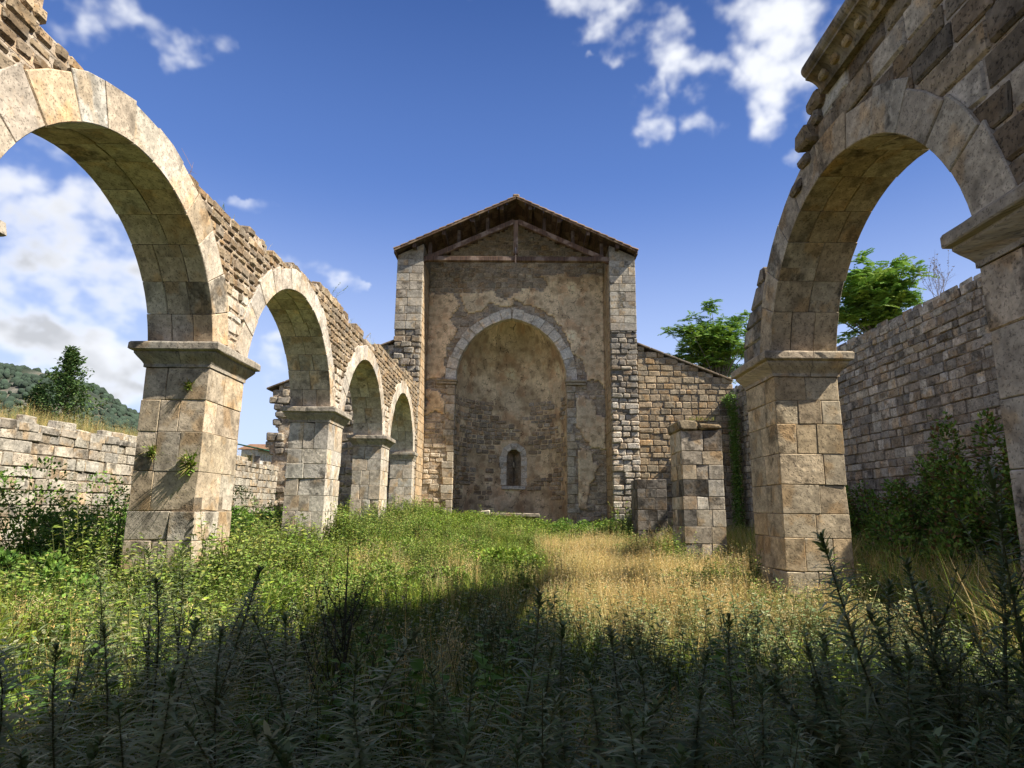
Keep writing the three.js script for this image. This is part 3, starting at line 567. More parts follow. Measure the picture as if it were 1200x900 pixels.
  const spans = (y0, y1) => {
    const L = Math.max(xl, -0.34 - (RIDGE - y1 - 0.2) * 5.75 / (RIDGE - EAVE)), Rr = Math.min(xr, -0.34 + (RIDGE - y1 - 0.2) * 5.75 / (RIDGE - EAVE)); if (Rr - L < 0.3) return [];
    const h0 = wallHalf(y0, 0.3), h1 = wallHalf(y1, 0.3);
    if (h0 <= 0 && h1 <= 0) return [[L, L, Rr, Rr]];
    return [[L, L, AC - Math.max(0, h0), AC - Math.max(0, h1)], [AC + Math.max(0, h0), AC + Math.max(0, h1), Rr, Rr]];
  };
  const stones = courses({ face: 'd', at: BK, out: -1, v0: FLOOR, v1: RIDGE - 0.3, h: [0.2, 0.36], l: [0.26, 0.62], depth: 0.16, bevel: 0.035, jit: 0.025, joint: 0.02, proud: [-0.05, 0.03], tint: (x, y) => ({ c: vary(mixc(pick(y < 6 ? WARM : BROWN.concat(GREY)), [0.66, 0.57, 0.45], 0.5), 0.14).map(v => v * 1.12), m: M.tuff }), spans, keep: (x, y) => !covered(x, y) });
  lay(stones, M.tuff, bw, 'stone', 300);
  // putlog holes are small square gaps framed by stones
  // arch of the apse
  const ar = part('apse_arch', chancel), n = 9;
  for (const s of [-1, 1]) for (let i = 0; i < n; i++) {
    const aMax = Math.acos(AO / AR_), A = lerp(0, aMax, i / n) + 0.002, B = lerp(0, aMax, (i + 1) / n) - 0.002, c = [], ring = 0.5 + rr(-0.04, 0.06), pr = rr(0.03, 0.06);
    for (const d of [BK - pr, BK + 0.5]) for (const an of [A, B]) for (const rad of [AR_, AR_ + ring]) { let hx = Math.max(0.004, rad * Math.cos(an) - AO); c.push(P(AC + s * hx, AS + rad * Math.sin(an), d)); }
    mesh('voussoir', hexa(c, 0.018, vary([0.86, 0.81, 0.72], 0.06)), M.ashlar, ar);
  }
  for (const s of [-1, 1]) {
    const im = part('impost', chancel);
    for (const [o, y0, y1] of [[0.10, AS - 0.26, AS - 0.13], [0.19, AS - 0.125, AS - 0.01]]) { const a = AC + s * (AA - o * 0.5), b = AC + s * (AA + 0.95); mesh('impost_block', block(Math.min(a, b), Math.max(a, b), y0, y1, BK - o - 0.04, BK + 0.4, 0.02, vary([0.50, 0.44, 0.35], 0.1), 0.01), M.ashlar, im); }
  }
  // jambs below the arch: squared stones
  for (const s of [-1, 1]) { const jb = part('jamb', chancel); for (let y = FLOOR; y < AS - 0.3;) { const t = Math.min(AS - 0.28, y + rr(0.32, 0.5)), w = rr(0.3, 0.6), a = AC + s * AA, b = AC + s * (AA + w); mesh('stone', block(Math.min(a, b), Math.max(a, b), y + 0.006, t - 0.006, BK - 0.045 - rr(0, 0.02), BK + 0.5, 0.025, vary(pick(WARM), 0.12), 0.012), M.ashlar, jb); y = t; } }
}
{ // the apse: half round wall and half dome
  const ap = part('apse', chancel), NU = 96, NV = 110, pos = [], uv = [], idx = [], col = [], y0 = FLOOR, yT = AS + AH;
  const win = [bp(593.5, 545, { d: 34.3 })[0], bp(610.5, 545, { d: 34.3 })[0], bp(602, 568, { d: 34.3 })[1], bp(602, 526, { d: 34.3 })[1]];
  const wc = (win[0] + win[1]) / 2, ww = (win[1] - win[0]) / 2;
  const rad = (y, a) => { const r = apseHalf(y); return r - 0.05 * fbm(Math.cos(a) * 2.4, y * 0.8, Math.sin(a) * 2.4, 4) * Math.min(1, r); };
  for (let j = 0; j <= NV; j++) for (let i = 0; i <= NU; i++) {
    const t = j / NV, y = t < 0.62 ? lerp(y0, AS, t / 0.62) : AS + AH * Math.sin((t - 0.62) / 0.38 * Math.PI / 2), a = Math.PI * i / NU, r = rad(y, a);
    const x = AC - r * Math.cos(a), d = BK + 0.25 + r * Math.sin(a), p = P(x, y, d); pos.push(p.x, p.y, p.z); uv.push((a - Math.PI / 2) * r / 3.1, y / 3.1);
    const dark = [0.62, 0.54, 0.42], lightc = [0.80, 0.72, 0.59], k = smooth(-0.1, 0.12, fbm(x * 0.7, y * 0.7, 5, 4)); col.push(...mixc(dark, lightc, k));
  }
  for (let j = 0; j < NV; j++) for (let i = 0; i < NU; i++) {
    const q = j * (NU + 1) + i, mx = (pos[q * 3] + pos[(q + 1) * 3]) / 2, my = (pos[q * 3 + 1] + pos[(q + NU + 1) * 3 + 1]) / 2 - EYE;
    if (Math.abs(mx - wc) < ww + 0.1 && my > win[2] - 0.1 && my < win[3] + 0.1) continue;
    idx.push(q, q + 1, q + NU + 2, q, q + NU + 2, q + NU + 1);
  }
  let g = new THREE.BufferGeometry(); g.setAttribute('position', new THREE.Float32BufferAttribute(pos, 3)); g.setAttribute('uv', new THREE.Float32BufferAttribute(uv, 2)); g.setAttribute('color', new THREE.Float32BufferAttribute(col, 3)); g.setIndex(idx); g.computeVertexNormals();
  mesh('plaster_shell', g, M.plaster, ap);
  // outer shell so that no light enters from behind
  const out = new THREE.CylinderGeometry(3.5, 3.5, 12.5, 32, 1, false); { const c = new Float32Array(out.attributes.position.count * 3).fill(0.35); out.setAttribute('color', new THREE.BufferAttribute(c, 3)); }
  // rubble laid bare on the lower wall, more of it on one side
  const list = [];
  for (let y = FLOOR; y < 5.6;) {
    const y1 = y + rr(0.17, 0.29); let a = 0.03;
    while (a < Math.PI - 0.05) {
      const da = rr(0.09, 0.2), b = Math.min(Math.PI - 0.03, a + da), am = (a + b) / 2, ym = (y + y1) / 2, x = AC - AA * Math.cos(am);
      const bare = fbm(am * 1.5, ym * 0.45, 4, 4) * 2.2 + (am < 1.2 ? 0.22 : am > 2.1 ? -0.02 : -0.1) + (ym > 3.2 ? 0.16 : 0) - (ym < 0.6 ? 0.2 : 0) - (ym > 5 ? 0.3 : 0);
      if (bare > 0 && !(Math.abs(x - wc) < 0.85 && ym > win[2] - 0.2 && ym < win[3] + 0.5 && am > 1)) {
        const c = [], pr = rr(0.0, 0.07), g2 = 0.006; for (const r of [AA - pr, AA + 0.12]) for (const yy of [y + 0.012, y1 - 0.012]) for (const an of [a + g2, b - g2]) c.push(P(AC - r * Math.cos(an) + rr(-.02, .02), yy + rr(-.02, .02), BK + 0.25 + r * Math.sin(an)));
        list.push({ geo: hexa(c, 0.035, vary(mixc(pick(BROWN.concat(GREY)), [0.62, 0.54, 0.43], 0.45), 0.2).map(v => v * 1.2)), key: -ym * 0.01 + R() * 0.01 });
      }
      a = b;
    }
    y = y1;
  }
  lay(list, M.tuff, ap, 'stone', 300);
  // window: white frame stones round a deep splayed slot
  const w = part('window', chancel), dF = BK + 0.25 + AA - 0.1, top = win[3] - ww;
  const wt = () => vary([0.88, 0.84, 0.76], 0.05);
  for (const s of [-1, 1]) for (let y = win[2] - 0.05; y < top - 0.02;) { const t = Math.min(top, y + rr(0.24, 0.42)), a = wc + s * ww, b = wc + s * (ww + rr(0.28, 0.46)); mesh('frame_stone', block(Math.min(a, b), Math.max(a, b), y + 0.004, t - 0.004, dF - rr(0.02, 0.05), dF + 0.4, 0.018, wt(), 0.008), M.ashlar, w); y = t; }
  for (let i = 0; i < 5; i++) { const A = Math.PI * i / 5 + 0.01, B = Math.PI * (i + 1) / 5 - 0.01, c = []; for (const d of [dF - 0.035, dF + 0.4]) for (const an of [A, B]) for (const r of [ww, ww + 0.34]) c.push(P(wc + r * Math.cos(an), top + r * Math.sin(an), d)); mesh('frame_stone', hexa(c, 0.015, wt()), M.ashlar, w); }
  mesh('sill', block(wc - ww - 0.25, wc + ww + 0.25, win[2] - 0.24, win[2] - 0.055, dF - 0.06, dF + 0.6, 0.02, wt(), 0.01), M.ashlar, w);
  const sl = 0.03;
  for (const s of [-1, 1]) { const c = []; for (const d of [dF + 0.1, dF + 0.75]) for (const y of [win[2] - 0.06, win[3] + 0.12]) for (const q of [0, 0.6]) c.push(P(wc + s * ((d > dF + 0.5 ? sl : ww - 0.01) + q), y, d)); mesh('splayed_reveal', hexa(c, 0.01, vary([0.50, 0.44, 0.35], 0.06)), M.tuff, w); }
  mesh('splayed_head', hexa([P(wc - ww - .3, top + ww * 0.95, dF + 0.12), P(wc + ww + .3, top + ww * 0.95, dF + 0.12), P(wc - ww - .3, top + 1, dF + 0.12), P(wc + ww + .3, top + 1, dF + 0.12), P(wc - ww - .3, top + .1, dF + 0.74), P(wc + ww + .3, top + .1, dF + 0.74), P(wc - ww - .3, top + 1, dF + 0.74), P(wc + ww + .3, top + 1, dF + 0.74)], 0.01, [0.42, 0.36, 0.28]), M.tuff, w);
  mesh('slot_block', block(wc - 0.06, wc + 0.05, win[2] + 0.95, win[2] + 1.25, dF + 0.45, dF + 0.6, 0.02, [0.5, 0.44, 0.35], 0.02), M.tuff, w);
  // outside wall of the apse (thick, with the slot left open)
  const ow = []; for (const [a0, a1] of [[0, Math.PI * 0.5], [Math.PI * 0.5, Math.PI]]) for (let i = 0; i < 14; i++) { const A = lerp(a0, a1, i / 14), B = lerp(a0, a1, (i + 1) / 14), c = []; for (const r of [AA + 0.75, AA + 0.95]) for (const y of [FLOOR, 9.9]) for (const an of [A, B]) c.push(P(AC - r * Math.cos(an), y, BK + 0.25 + r * Math.sin(an))); ow.push(hexa(c, 0.002, pick(GREY))); }
  ow.push(block(AC - 0.2, AC + 0.3, FLOOR, win[2] - 0.06, BK + AA + 0.95, BK + AA + 1.2, 0.01, GREY[0]), block(AC - 0.25, AC + 0.35, win[3] + 0.1, 9.9, BK + AA + 0.95, BK + AA + 1.2, 0.01, GREY[0]), block(AC - 3.7, AC + 3.7, 9.9, 10.2, BK + 0.3, BK + 4, 0.01, GREY[0]));
  mesh('outer_wall', mergeGeometries(ow), M.tuff, ap);
  // ledge of the altar at the foot of the niche
  const al = thing('altar_slab', 'broken stone altar ledge at the foot of the apse, half sunk in weeds', 'altar');
  const q0 = bp(572, 601, { d: 30.6 }), q1 = bp(632, 601, { d: 30.6 });
  mesh('slab', block(q0[0], q1[0], q0[1] - 0.16, q0[1], 30.3, 31.3, 0.03, [0.40, 0.36, 0.30], 0.02), M.lichen, al);
  mesh('base', block(q0[0] + 0.15, q1[0] - 0.15, FLOOR, q0[1] - 0.17, 30.5, 31.3, 0.03, [0.42, 0.38, 0.31], 0.02), M.plaster, al);
  mesh('loose_stone', hexa(boxCorners(q0[0] - 0.35, q0[0] + 0.1, q0[1] - 0.14, q0[1] + 0.1, 30.2, 30.6, 0.05), 0.04, [0.62, 0.57, 0.48]), M.ashlar, al);
}
{ // roof: two slopes of boards under clay tiles, truss with tie beam and king post
  const F = END - 0.45, B = BK + 1.2, rf = part('roof', chancel), e = 5.85, wd = c => vary(c, 0.1);
  for (const s of [-1, 1]) {
    const at = t => -0.34 + s * e * t, yy = t => lerp(RIDGE + 0.12, RIDGE + 0.12 - (RIDGE - EAVE) / 5.75 * e, t);
    const n = 13; for (let i = 0; i < n; i++) { const c = []; for (const d of [F + 0.03, B]) for (const up of [0, 0.05]) for (const t of [i / n + 0.001, (i + 1) / n - 0.001]) c.push(P(at(t), yy(t) + up + 0.1, d)); mesh('board', hexa(c, 0.004, wd([0.26, 0.20, 0.15])), M.wood, rf); }
    { const c = []; for (const d of [F, F + 0.07]) for (const up of [0.05, 0.155]) for (const t of [0.005, 1]) c.push(P(at(t), yy(t) + up, d)); mesh('verge_board', hexa(c, 0.01, [0.42, 0.33, 0.22]), M.wood, rf); }
    { const c = []; for (const d of [F + 0.06, B]) for (const up of [-0.04, 0.16]) for (const t of [0.985, 1.003]) c.push(P(at(t), yy(t) + up, d)); mesh('eaves_board', hexa(c, 0.01, [0.34, 0.26, 0.18]), M.wood, rf); }
    const m = 16; for (let i = 0; i < m; i++) for (let k = 0; k < 2; k++) { // barrel tiles along the verge
      const t0 = 1.01 - i / m, t1 = t0 - 1.12 / m, pos = [], dc = F + 0.06 + k * 0.22, N = 5, idx = [], uv = [], col = [], tc = vary([0.36, 0.25, 0.17], 0.2);
      for (const [t, rad, lift] of [[t0, 0.085, 0.03], [t1, 0.07, 0.0]]) for (let q = 0; q <= N; q++) { const an = Math.PI * q / N, p = P(at(Math.max(0, t)), yy(Math.max(0, t)) + 0.155 + lift + Math.sin(an) * rad, dc - Math.cos(an) * rad); pos.push(p.x, p.y, p.z); uv.push(q * 0.05, t); col.push(...tc); }
      for (let q = 0; q < N; q++) idx.push(q, q + 1, q + N + 2, q, q + N + 2, q + N + 1);
      const g = new THREE.BufferGeometry(); g.setAttribute('position', new THREE.Float32BufferAttribute(pos, 3)); g.setAttribute('uv', new THREE.Float32BufferAttribute(uv, 2)); g.setAttribute('color', new THREE.Float32BufferAttribute(col, 3)); g.setIndex(idx); g.computeVertexNormals(); mesh('tile', g, M.tile, rf);
    }
    { const c = []; for (const d of [F + 0.5, B]) for (const up of [0.16, 0.2]) for (const t of [0, 1.005]) c.push(P(at(t), yy(t) + up, d)); mesh('tile_bed', hexa(c, 0.004, [0.36, 0.25, 0.17]), M.tile, rf); }
    const tr = part('rafter', chancel); { const c = []; for (const d of [END + 0.14, END + 0.36]) for (const up of [-0.95, -0.68]) for (const t of [0.02, 0.80]) c.push(P(at(t), yy(t) + up + 0.05 * t, d)); mesh('beam', hexa(c, 0.015, wd([0.42, 0.33, 0.27])), M.wood, tr); }
    for (const t of [0.12, 0.36, 0.6, 0.84]) mesh('purlin', block(at(t) - 0.09, at(t) + 0.09, yy(t) - 0.16, yy(t) + 0.095, F + 0.1, B, 0.012, wd([0.24, 0.19, 0.15])), M.wood, chancel);
    for (const t of [0.24, 0.48, 0.72]) mesh('strut', block(at(t) - 0.08, at(t) + 0.08, yy(t) - 0.72, yy(t) - 0.02, END + 0.15, END + 0.33, 0.012, wd([0.22, 0.18, 0.14])), M.wood, chancel);
  }
  mesh('ridge_cap', block(-0.5, -0.18, RIDGE + 0.3, RIDGE + 0.44, F + 0.02, B, 0.05, [0.45, 0.36, 0.28], 0.01), M.tile, rf);
  mesh('tie_beam', block(AXL[1] - 0.05, AXR[0] + 0.05, 11.93, 12.16, END + 0.12, END + 0.38, 0.02, [0.40, 0.32, 0.27], 0.01), M.wood, chancel);
  const kp = part('king_post', chancel); mesh('post', block(-0.45, -0.23, 12.3, 14.05, END + 0.1, END + 0.36, 0.015, [0.66, 0.58, 0.50]), M.wood, kp); mesh('iron_strap', block(-0.37, -0.31, 11.8, 12.6, END + 0.07, END + 0.095, 0.005, [0.5, 0.5, 0.55]), M.wood, kp);
  // side wall tops under the eaves
  for (const [xa, xb] of [AXL, AXR]) { const c = []; for (const d of [END + 0.02, BK + 0.6]) for (const k of [0, 1]) for (const x of [xa + 0.02, xb - 0.02]) c.push(P(x, k ? roofAt(x) + 0.1 : EAVE - 0.75, d)); mesh('wall_head', hexa(c, 0.01, [0.42, 0.38, 0.31]), M.ashlar, chancel); }
}
// end walls of the aisles beside the chancel
function endWall(label, xa, xb, ya, yb, pal, ragged, h, l) {
  const t = thing('aisle_end_wall', label, 'wall'), D = END + 0.15;
  const top = x => lerp(ya, yb, (x - xa) / (xb - xa));
  const left = y => ragged ? xa + 0.35 + 0.5 * noise(y * 1.3, 2) + 0.25 * noise(y * 3.1, 5) : xa;
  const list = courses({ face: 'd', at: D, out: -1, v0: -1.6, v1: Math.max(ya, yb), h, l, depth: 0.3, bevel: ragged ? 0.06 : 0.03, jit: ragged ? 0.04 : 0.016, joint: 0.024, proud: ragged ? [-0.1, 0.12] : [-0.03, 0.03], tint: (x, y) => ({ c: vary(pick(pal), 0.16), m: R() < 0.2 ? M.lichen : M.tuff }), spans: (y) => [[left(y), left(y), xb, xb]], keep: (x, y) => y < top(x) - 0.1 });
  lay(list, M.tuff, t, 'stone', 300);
  const core = []; for (let y = -1.6; y < Math.max(ya, yb); y += 0.25) { let a = left(y) + (ragged ? 0.12 : 0), b = xb; const xt = x => top(x) - 0.05; while (a < b && xt(a) < y + 0.25) a += 0.1; while (b > a && xt(b) < y + 0.25) b -= 0.1; if (b - a > 0.1) core.push(block(a, b, y, y + 0.25, D + 0.05, D + 0.8, 0.003, [1, 1, 1])); }
  mesh('mortar_core', mergeGeometries(core), M.paleMortar, t);
  const n = 7; for (let i = 0; i < n; i++) { const A = lerp(xa, xb, i / n) + 0.01, B = lerp(xa, xb, (i + 1) / n) - 0.01, c = []; for (const d of [D - 0.12, D + 0.9]) for (const k of [-0.09, 0.0]) for (const x of [A, B]) c.push(P(x, top(x) + k, d)); mesh('coping_slab', hexa(c, 0.02, vary([0.30, 0.25, 0.20], 0.12)), M.tile, t); }
}
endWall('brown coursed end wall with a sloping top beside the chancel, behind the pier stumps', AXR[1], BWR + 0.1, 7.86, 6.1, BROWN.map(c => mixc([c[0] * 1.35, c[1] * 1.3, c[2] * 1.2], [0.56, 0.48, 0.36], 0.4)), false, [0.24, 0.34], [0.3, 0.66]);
endWall('ragged rubble end wall with toothed edge and sloping slab, seen through the arcade', -12.0, AXL[0], 5.5, 7.9, GREY, true, [0.24, 0.4], [0.3, 0.6]);
// ---------------------------------------------------------------- far things: hills, house
{
  const ridge = x => { const q = -x; return 8 + 130 * smooth(190, 520, q) + 40 * smooth(480, 900, q); };
  const hgt = (x, d) => { const k = smooth(300, 640, d) * (1 - 0.25 * smooth(700, 1000, d)); return -6 + ridge(x * 640 / Math.max(500, d)) * k * (1 + 0.10 * fbm(x * 0.008, d * 0.008, 2, 4)) + 10 * fbm(x * 0.02, d * 0.02, 6, 3) * k; };
  const pos = [], idx = [], col = [], uv = [], nx = 110, nd = 60;
  for (let j = 0; j <= nd; j++) for (let i = 0; i <= nx; i++) {
    const x = lerp(-1500, 150, i / nx), d = lerp(280, 1100, j / nd), y = hgt(x, d); const p = P(x, y, d); pos.push(p.x, p.y, p.z); uv.push(x / 40, d / 40);
    const rock = smooth(0.06, 0.16, fbm(x * 0.013 + 4, d * 0.012, 3, 4)) * smooth(-300, -420, x); col.push(...mixc([0.045, 0.065, 0.035], [0.30, 0.29, 0.26], 0.7 * rock));
  }
  for (let j = 0; j < nd; j++) for (let i = 0; i < nx; i++) { const a = j * (nx + 1) + i; idx.push(a, a + 1, a + nx + 2, a, a + nx + 2, a + nx + 1); }
  const g = new THREE.BufferGeometry(); g.setAttribute('position', new THREE.Float32BufferAttribute(pos, 3)); g.setAttribute('uv', new THREE.Float32BufferAttribute(uv, 2)); g.setAttribute('color', new THREE.Float32BufferAttribute(col, 3)); g.setIndex(idx); g.computeVertexNormals();
  structure('hills', g, new THREE.MeshStandardMaterial({ name: 'hillside', vertexColors: true, roughness: 1, map: TX.tuff.map }), 'wooded hills with pale rock faces beyond the low wall');
  const crown = new THREE.IcosahedronGeometry(1, 1); { const p = crown.attributes.position; for (let i = 0; i < p.count; i++) { const k = 1 + 0.35 * noise(p.getX(i) * 2, p.getY(i) * 2, p.getZ(i) * 2); p.setXYZ(i, p.getX(i) * k, p.getY(i) * k, p.getZ(i) * k); } crown.computeVertexNormals(); }
  const N = 24000, im = new THREE.InstancedMesh(crown, new THREE.MeshStandardMaterial({ name: 'far_wood', roughness: 1, color: 0xffffff }), N), m4 = new THREE.Matrix4(), q = new THREE.Quaternion();
  let k = 0; for (let t = 0; t < 140000 && k < N; t++) {
    const x = rr(-1000, 60), d = rr(330, 900), rock = smooth(0.04, 0.14, fbm(x * 0.013 + 4, d * 0.012, 3, 4)) * smooth(-300, -420, x); if (R() < 0.55 * rock || fbm(x * 0.01, d * 0.01, 9, 3) < -0.14) continue;
    const s = rr(1.4, 3.4); m4.compose(P(x, hgt(x, d) + s * 0.4, d), q, new THREE.Vector3(s, s * rr(0.8, 1.2), s)); im.setMatrixAt(k, m4); const v = rr(0.6, 1.3); im.setColorAt(k, new THREE.Color().setRGB(0.030 * v, 0.050 * v, 0.030 * v)); k++;
  }
  im.count = k; im.name = 'far_wood'; im.userData = { kind: 'stuff', label: 'distant woodland covering the hills', category: 'wood' }; scene.add(shade(im));
}
{
  const t = thing('house', 'small white house with a green roof beyond the low wall, seen between the arcade piers', 'house'), D = 70;
  const a = bp(281, 547, { d: D }), b = bp(303, 527, { d: D }), c3 = [0.72, 0.72, 0.70];
  const w = part('wall', t); mesh('wall_block', block(a[0], b[0], -1, b[1], D, D + 6, 0.03, c3), M.ashlar, w);
  mesh('window', block(a[0] + 0.7, a[0] + 1.3, b[1] - 1.5, b[1] - 0.6, D - 0.04, D + 0.1, 0.02, [0.06, 0.06, 0.07]), M.ashlar, t); mesh('door', block(a[0] + 1.5, a[0] + 2.1, b[1] - 2.4, b[1] - 0.7, D - 0.05, D + 0.1, 0.02, [0.25, 0.22, 0.2]), M.ashlar, t);
  const c = []; for (const d of [D - 0.8, D + 6.5]) for (const k of [0, 0.12]) for (const [x, y] of [[a[0] - 2, b[1] + 0.85], [b[0] + 0.9, b[1] - 0.1]]) c.push(P(x, y + k, d)); mesh('roof', hexa(c, 0.02, [0.05, 0.17, 0.11]), M.ashlar, t);
  const t2 = thing('house', 'brown tiled house roof rising behind the white house', 'house'); const e = bp(286, 519, { d: 82 }), f = bp(316, 526, { d: 82 });
  mesh('wall', block(e[0], f[0] + 2, -1, f[1], 82, 88, 0.03, [0.5, 0.46, 0.4]), M.ashlar, t2);
  const c2 = []; for (const [d, y] of [[81.4, f[1] - 0.2], [85, e[1]]]) for (const k of [0, 0.15]) for (const x of [e[0] - 0.5, f[0] + 2.5]) c2.push(P(x, y + k, d)); mesh('roof', hexa(c2, 0.02, [0.36, 0.22, 0.14]), M.tile, t2);
}
// ---------------------------------------------------------------- plants
class Plant {
  constructor() { this.p = []; this.n = []; this.c = []; }
  tri(a, b, c, n, t, t2 = t) { this.p.push(a.x, a.y, a.z, b.x, b.y, b.z, c.x, c.y, c.z); for (let i = 0; i < 3; i++) this.n.push(n.x, n.y, n.z); this.c.push(...t, ...t, ...t2); }
  kite(base, dir, side, len, w, t, fold = 0.35) {      // a leaf of two halves folded on the midrib
    const up = new THREE.Vector3().crossVectors(side, dir).normalize(), tip = base.clone().addScaledVector(dir, len), m = base.clone().addScaledVector(dir, len * 0.45);
    const l = m.clone().addScaledVector(side, -w).addScaledVector(up, w * fold), r = m.clone().addScaledVector(side, w).addScaledVector(up, w * fold);
    const n1 = up.clone().addScaledVector(side, fold).normalize(), n2 = up.clone().addScaledVector(side, -fold).normalize();
    this.tri(base, tip, l, n1, t); this.tri(base, r, tip, n2, t);
  }
  blade(base, dir, len, w, bend, t) {                  // grass blade in two bent pieces
    const side = new THREE.Vector3(-dir.z, 0, dir.x); if (side.lengthSq() < 1e-6) side.set(1, 0, 0); side.normalize();
    const fl = new THREE.Vector3(dir.x, 0, dir.z).normalize(), m = base.clone().addScaledVector(dir, len * 0.55), d2 = dir.clone().addScaledVector(fl, bend).addScaledVector(new THREE.Vector3(0, -1, 0), bend * 0.6).normalize(), e = m.clone().addScaledVector(d2, len * 0.45);
    const n = new THREE.Vector3().crossVectors(side, dir).normalize();
    const a = base.clone().addScaledVector(side, w), b = base.clone().addScaledVector(side, -w), c = m.clone().addScaledVector(side, w * 0.8), d = m.clone().addScaledVector(side, -w * 0.8);
    this.tri(a, d, b, n, t); this.tri(a, c, d, n, t); this.tri(c, e, d, n, t);
  }
  stem(pts, r0, r1, t, sides = 4) {
    for (let i = 0; i < pts.length - 1; i++) {
      const a = pts[i], b = pts[i + 1], ax = b.clone().sub(a).normalize(), u = new THREE.Vector3(ax.y, -ax.x, 0.3).cross(ax).normalize(), v = new THREE.Vector3().crossVectors(ax, u), ra = lerp(r0, r1, i / (pts.length - 1)), rb = lerp(r0, r1, (i + 1) / (pts.length - 1));
      for (let k = 0; k < sides; k++) {
        const f = k / sides * 6.283, g = (k + 1) / sides * 6.283, o = (an, r) => u.clone().multiplyScalar(Math.cos(an) * r).addScaledVector(v, Math.sin(an) * r), n = o((f + g) / 2, 1);
        const p0 = a.clone().add(o(f, ra)), p1 = a.clone().add(o(g, ra)), q0 = b.clone().add(o(f, rb)), q1 = b.clone().add(o(g, rb)); this.tri(p0, p1, q1, n, t); this.tri(p0, q1, q0, n, t);
      }
    }
  }
  geo() { const g = new THREE.BufferGeometry(); g.setAttribute('position', new THREE.Float32BufferAttribute(this.p, 3)); g.setAttribute('normal', new THREE.Float32BufferAttribute(this.n, 3)); g.setAttribute('color', new THREE.Float32BufferAttribute(this.c, 3)); return g; }
}
const V = (x, y, z) => new THREE.Vector3(x, y, z);
const anyDir = (lo = -1, hi = 1) => { const a = R() * 6.283, y = rr(lo, hi), q = Math.sqrt(Math.max(0, 1 - y * y)); return V(Math.cos(a) * q, y, Math.sin(a) * q); };
const sideOf = d => { const s = V(-d.z, 0, d.x).addScaledVector(anyDir(), 0.5); s.addScaledVector(d, -s.dot(d)); return s.normalize(); };
const tone = (c, k) => { const s = 1 + rr(-k, k), w = rr(-0.12, 0.12); return [c[0] * s * (1 + w), c[1] * s, c[2] * s * (1 - w)]; };
const BR = [[0.13, 0.24, 0.04], [0.17, 0.29, 0.05], [0.09, 0.17, 0.035], [0.22, 0.32, 0.07]];
M.stem = new THREE.MeshStandardMaterial({ name: 'plant_stem', vertexColors: true, roughness: 0.9 });
// --- tufts for the meadow
function grassTuft(n, hMin, hMax, w, spread, cols, lean = 0.35) {
  const p = new Plant();
  for (let i = 0; i < n; i++) { const a = R() * 6.283, r = spread * Math.sqrt(R()), h = rr(hMin, hMax), d = V(Math.cos(a) * rr(0, lean) + rr(-.1, .1), 1, Math.sin(a) * rr(0, lean) + rr(-.1, .1)).normalize(); p.blade(V(Math.cos(a) * r, -0.03, Math.sin(a) * r), d, h, w * rr(0.7, 1.3), rr(0.1, 0.9), tone(pick(cols), 0.2)); }
  return p;
}
function seedGrass(n, hMin, hMax, cols) {                // thin dry stalks with loose seed heads
  const p = grassTuft(Math.ceil(n * 0.7), hMin * 0.5, hMax * 0.7, 0.0035, 0.13, cols, 0.4);
  for (let i = 0; i < n; i++) {
    const a = R() * 6.283, r = 0.13 * R(), h = rr(hMin, hMax), d = V(Math.cos(a) * rr(0, 0.22), 1, Math.sin(a) * rr(0, 0.22)).normalize(), b = V(Math.cos(a) * r, -0.03, Math.sin(a) * r), t = tone(pick(cols), 0.15);
    p.blade(b, d, h, 0.0022, 0.2, t); for (let k = 0; k < 5; k++) { const q = b.clone().addScaledVector(d, h * rr(0.72, 0.98)), e = anyDir(0.1, 0.9); p.kite(q, e, sideOf(e), rr(0.015, 0.032), 0.0035, t); }
  }
  return p;
}
function leafyWeed(n, hMin, hMax, len, w, cols, per = 16) {
  const p = new Plant();
  for (let i = 0; i < n; i++) {
    const a = R() * 6.283, h = rr(hMin, hMax), d = V(Math.cos(a) * rr(0, 0.45), 1, Math.sin(a) * rr(0, 0.45)).normalize(), b = V(rr(-.12, .12), -0.03, rr(-.12, .12)), tip = b.clone().addScaledVector(d, h); p.stem([b, tip], 0.004, 0.002, [0.10, 0.12, 0.05], 3);
    for (let k = 0; k < per; k++) { const f = 0.15 + 0.85 * (k + R()) / per, e = anyDir(-0.15, 0.55); p.kite(b.clone().lerp(tip, f), e, sideOf(e), len * rr(0.6, 1.2) * (1.15 - 0.5 * f), w * rr(0.7, 1.2), tone(pick(cols), 0.22)); }
  }
  return p;
}
const GREEN = [[0.20, 0.29, 0.04], [0.26, 0.34, 0.05], [0.15, 0.24, 0.035], [0.36, 0.37, 0.10]], LIME = [[0.24, 0.34, 0.045], [0.18, 0.29, 0.04], [0.31, 0.37, 0.07]], STRAW = [[0.64, 0.49, 0.21], [0.56, 0.44, 0.19], [0.72, 0.58, 0.30], [0.42, 0.36, 0.14], [0.36, 0.37, 0.12]], SAGE = [[0.18, 0.24, 0.09], [0.26, 0.31, 0.14], [0.14, 0.20, 0.07], [0.34, 0.35, 0.19]];
const inMasonry = (x, d) => {
  const m = 0.12; const hit = (x0, x1, a, b) => x > x0 - m && x < x1 + m && d > a - m && d < b + m;
  for (const [a, b] of LP) if (hit(XL - PW, XL, a, b)) return true; for (const [a, b] of RP) if (hit(XR, XR + PW, a, b)) return true;
  if (hit(XR, XR + 1.02, 16, 17.2) || hit(XR, XR + 1.02, 22.28, 23.5) || hit(XR, XR + 1, -4, 4.06)) return true;
  if (x < BWL + 0.15 && x > BWL - 0.8 || x > BWR - 0.2 && x < BWR + 0.85) return true; if (d > END - 0.2 && (x < AXL[1] || x > AXR[0])) return true;
  return d > BK - 0.3;
};
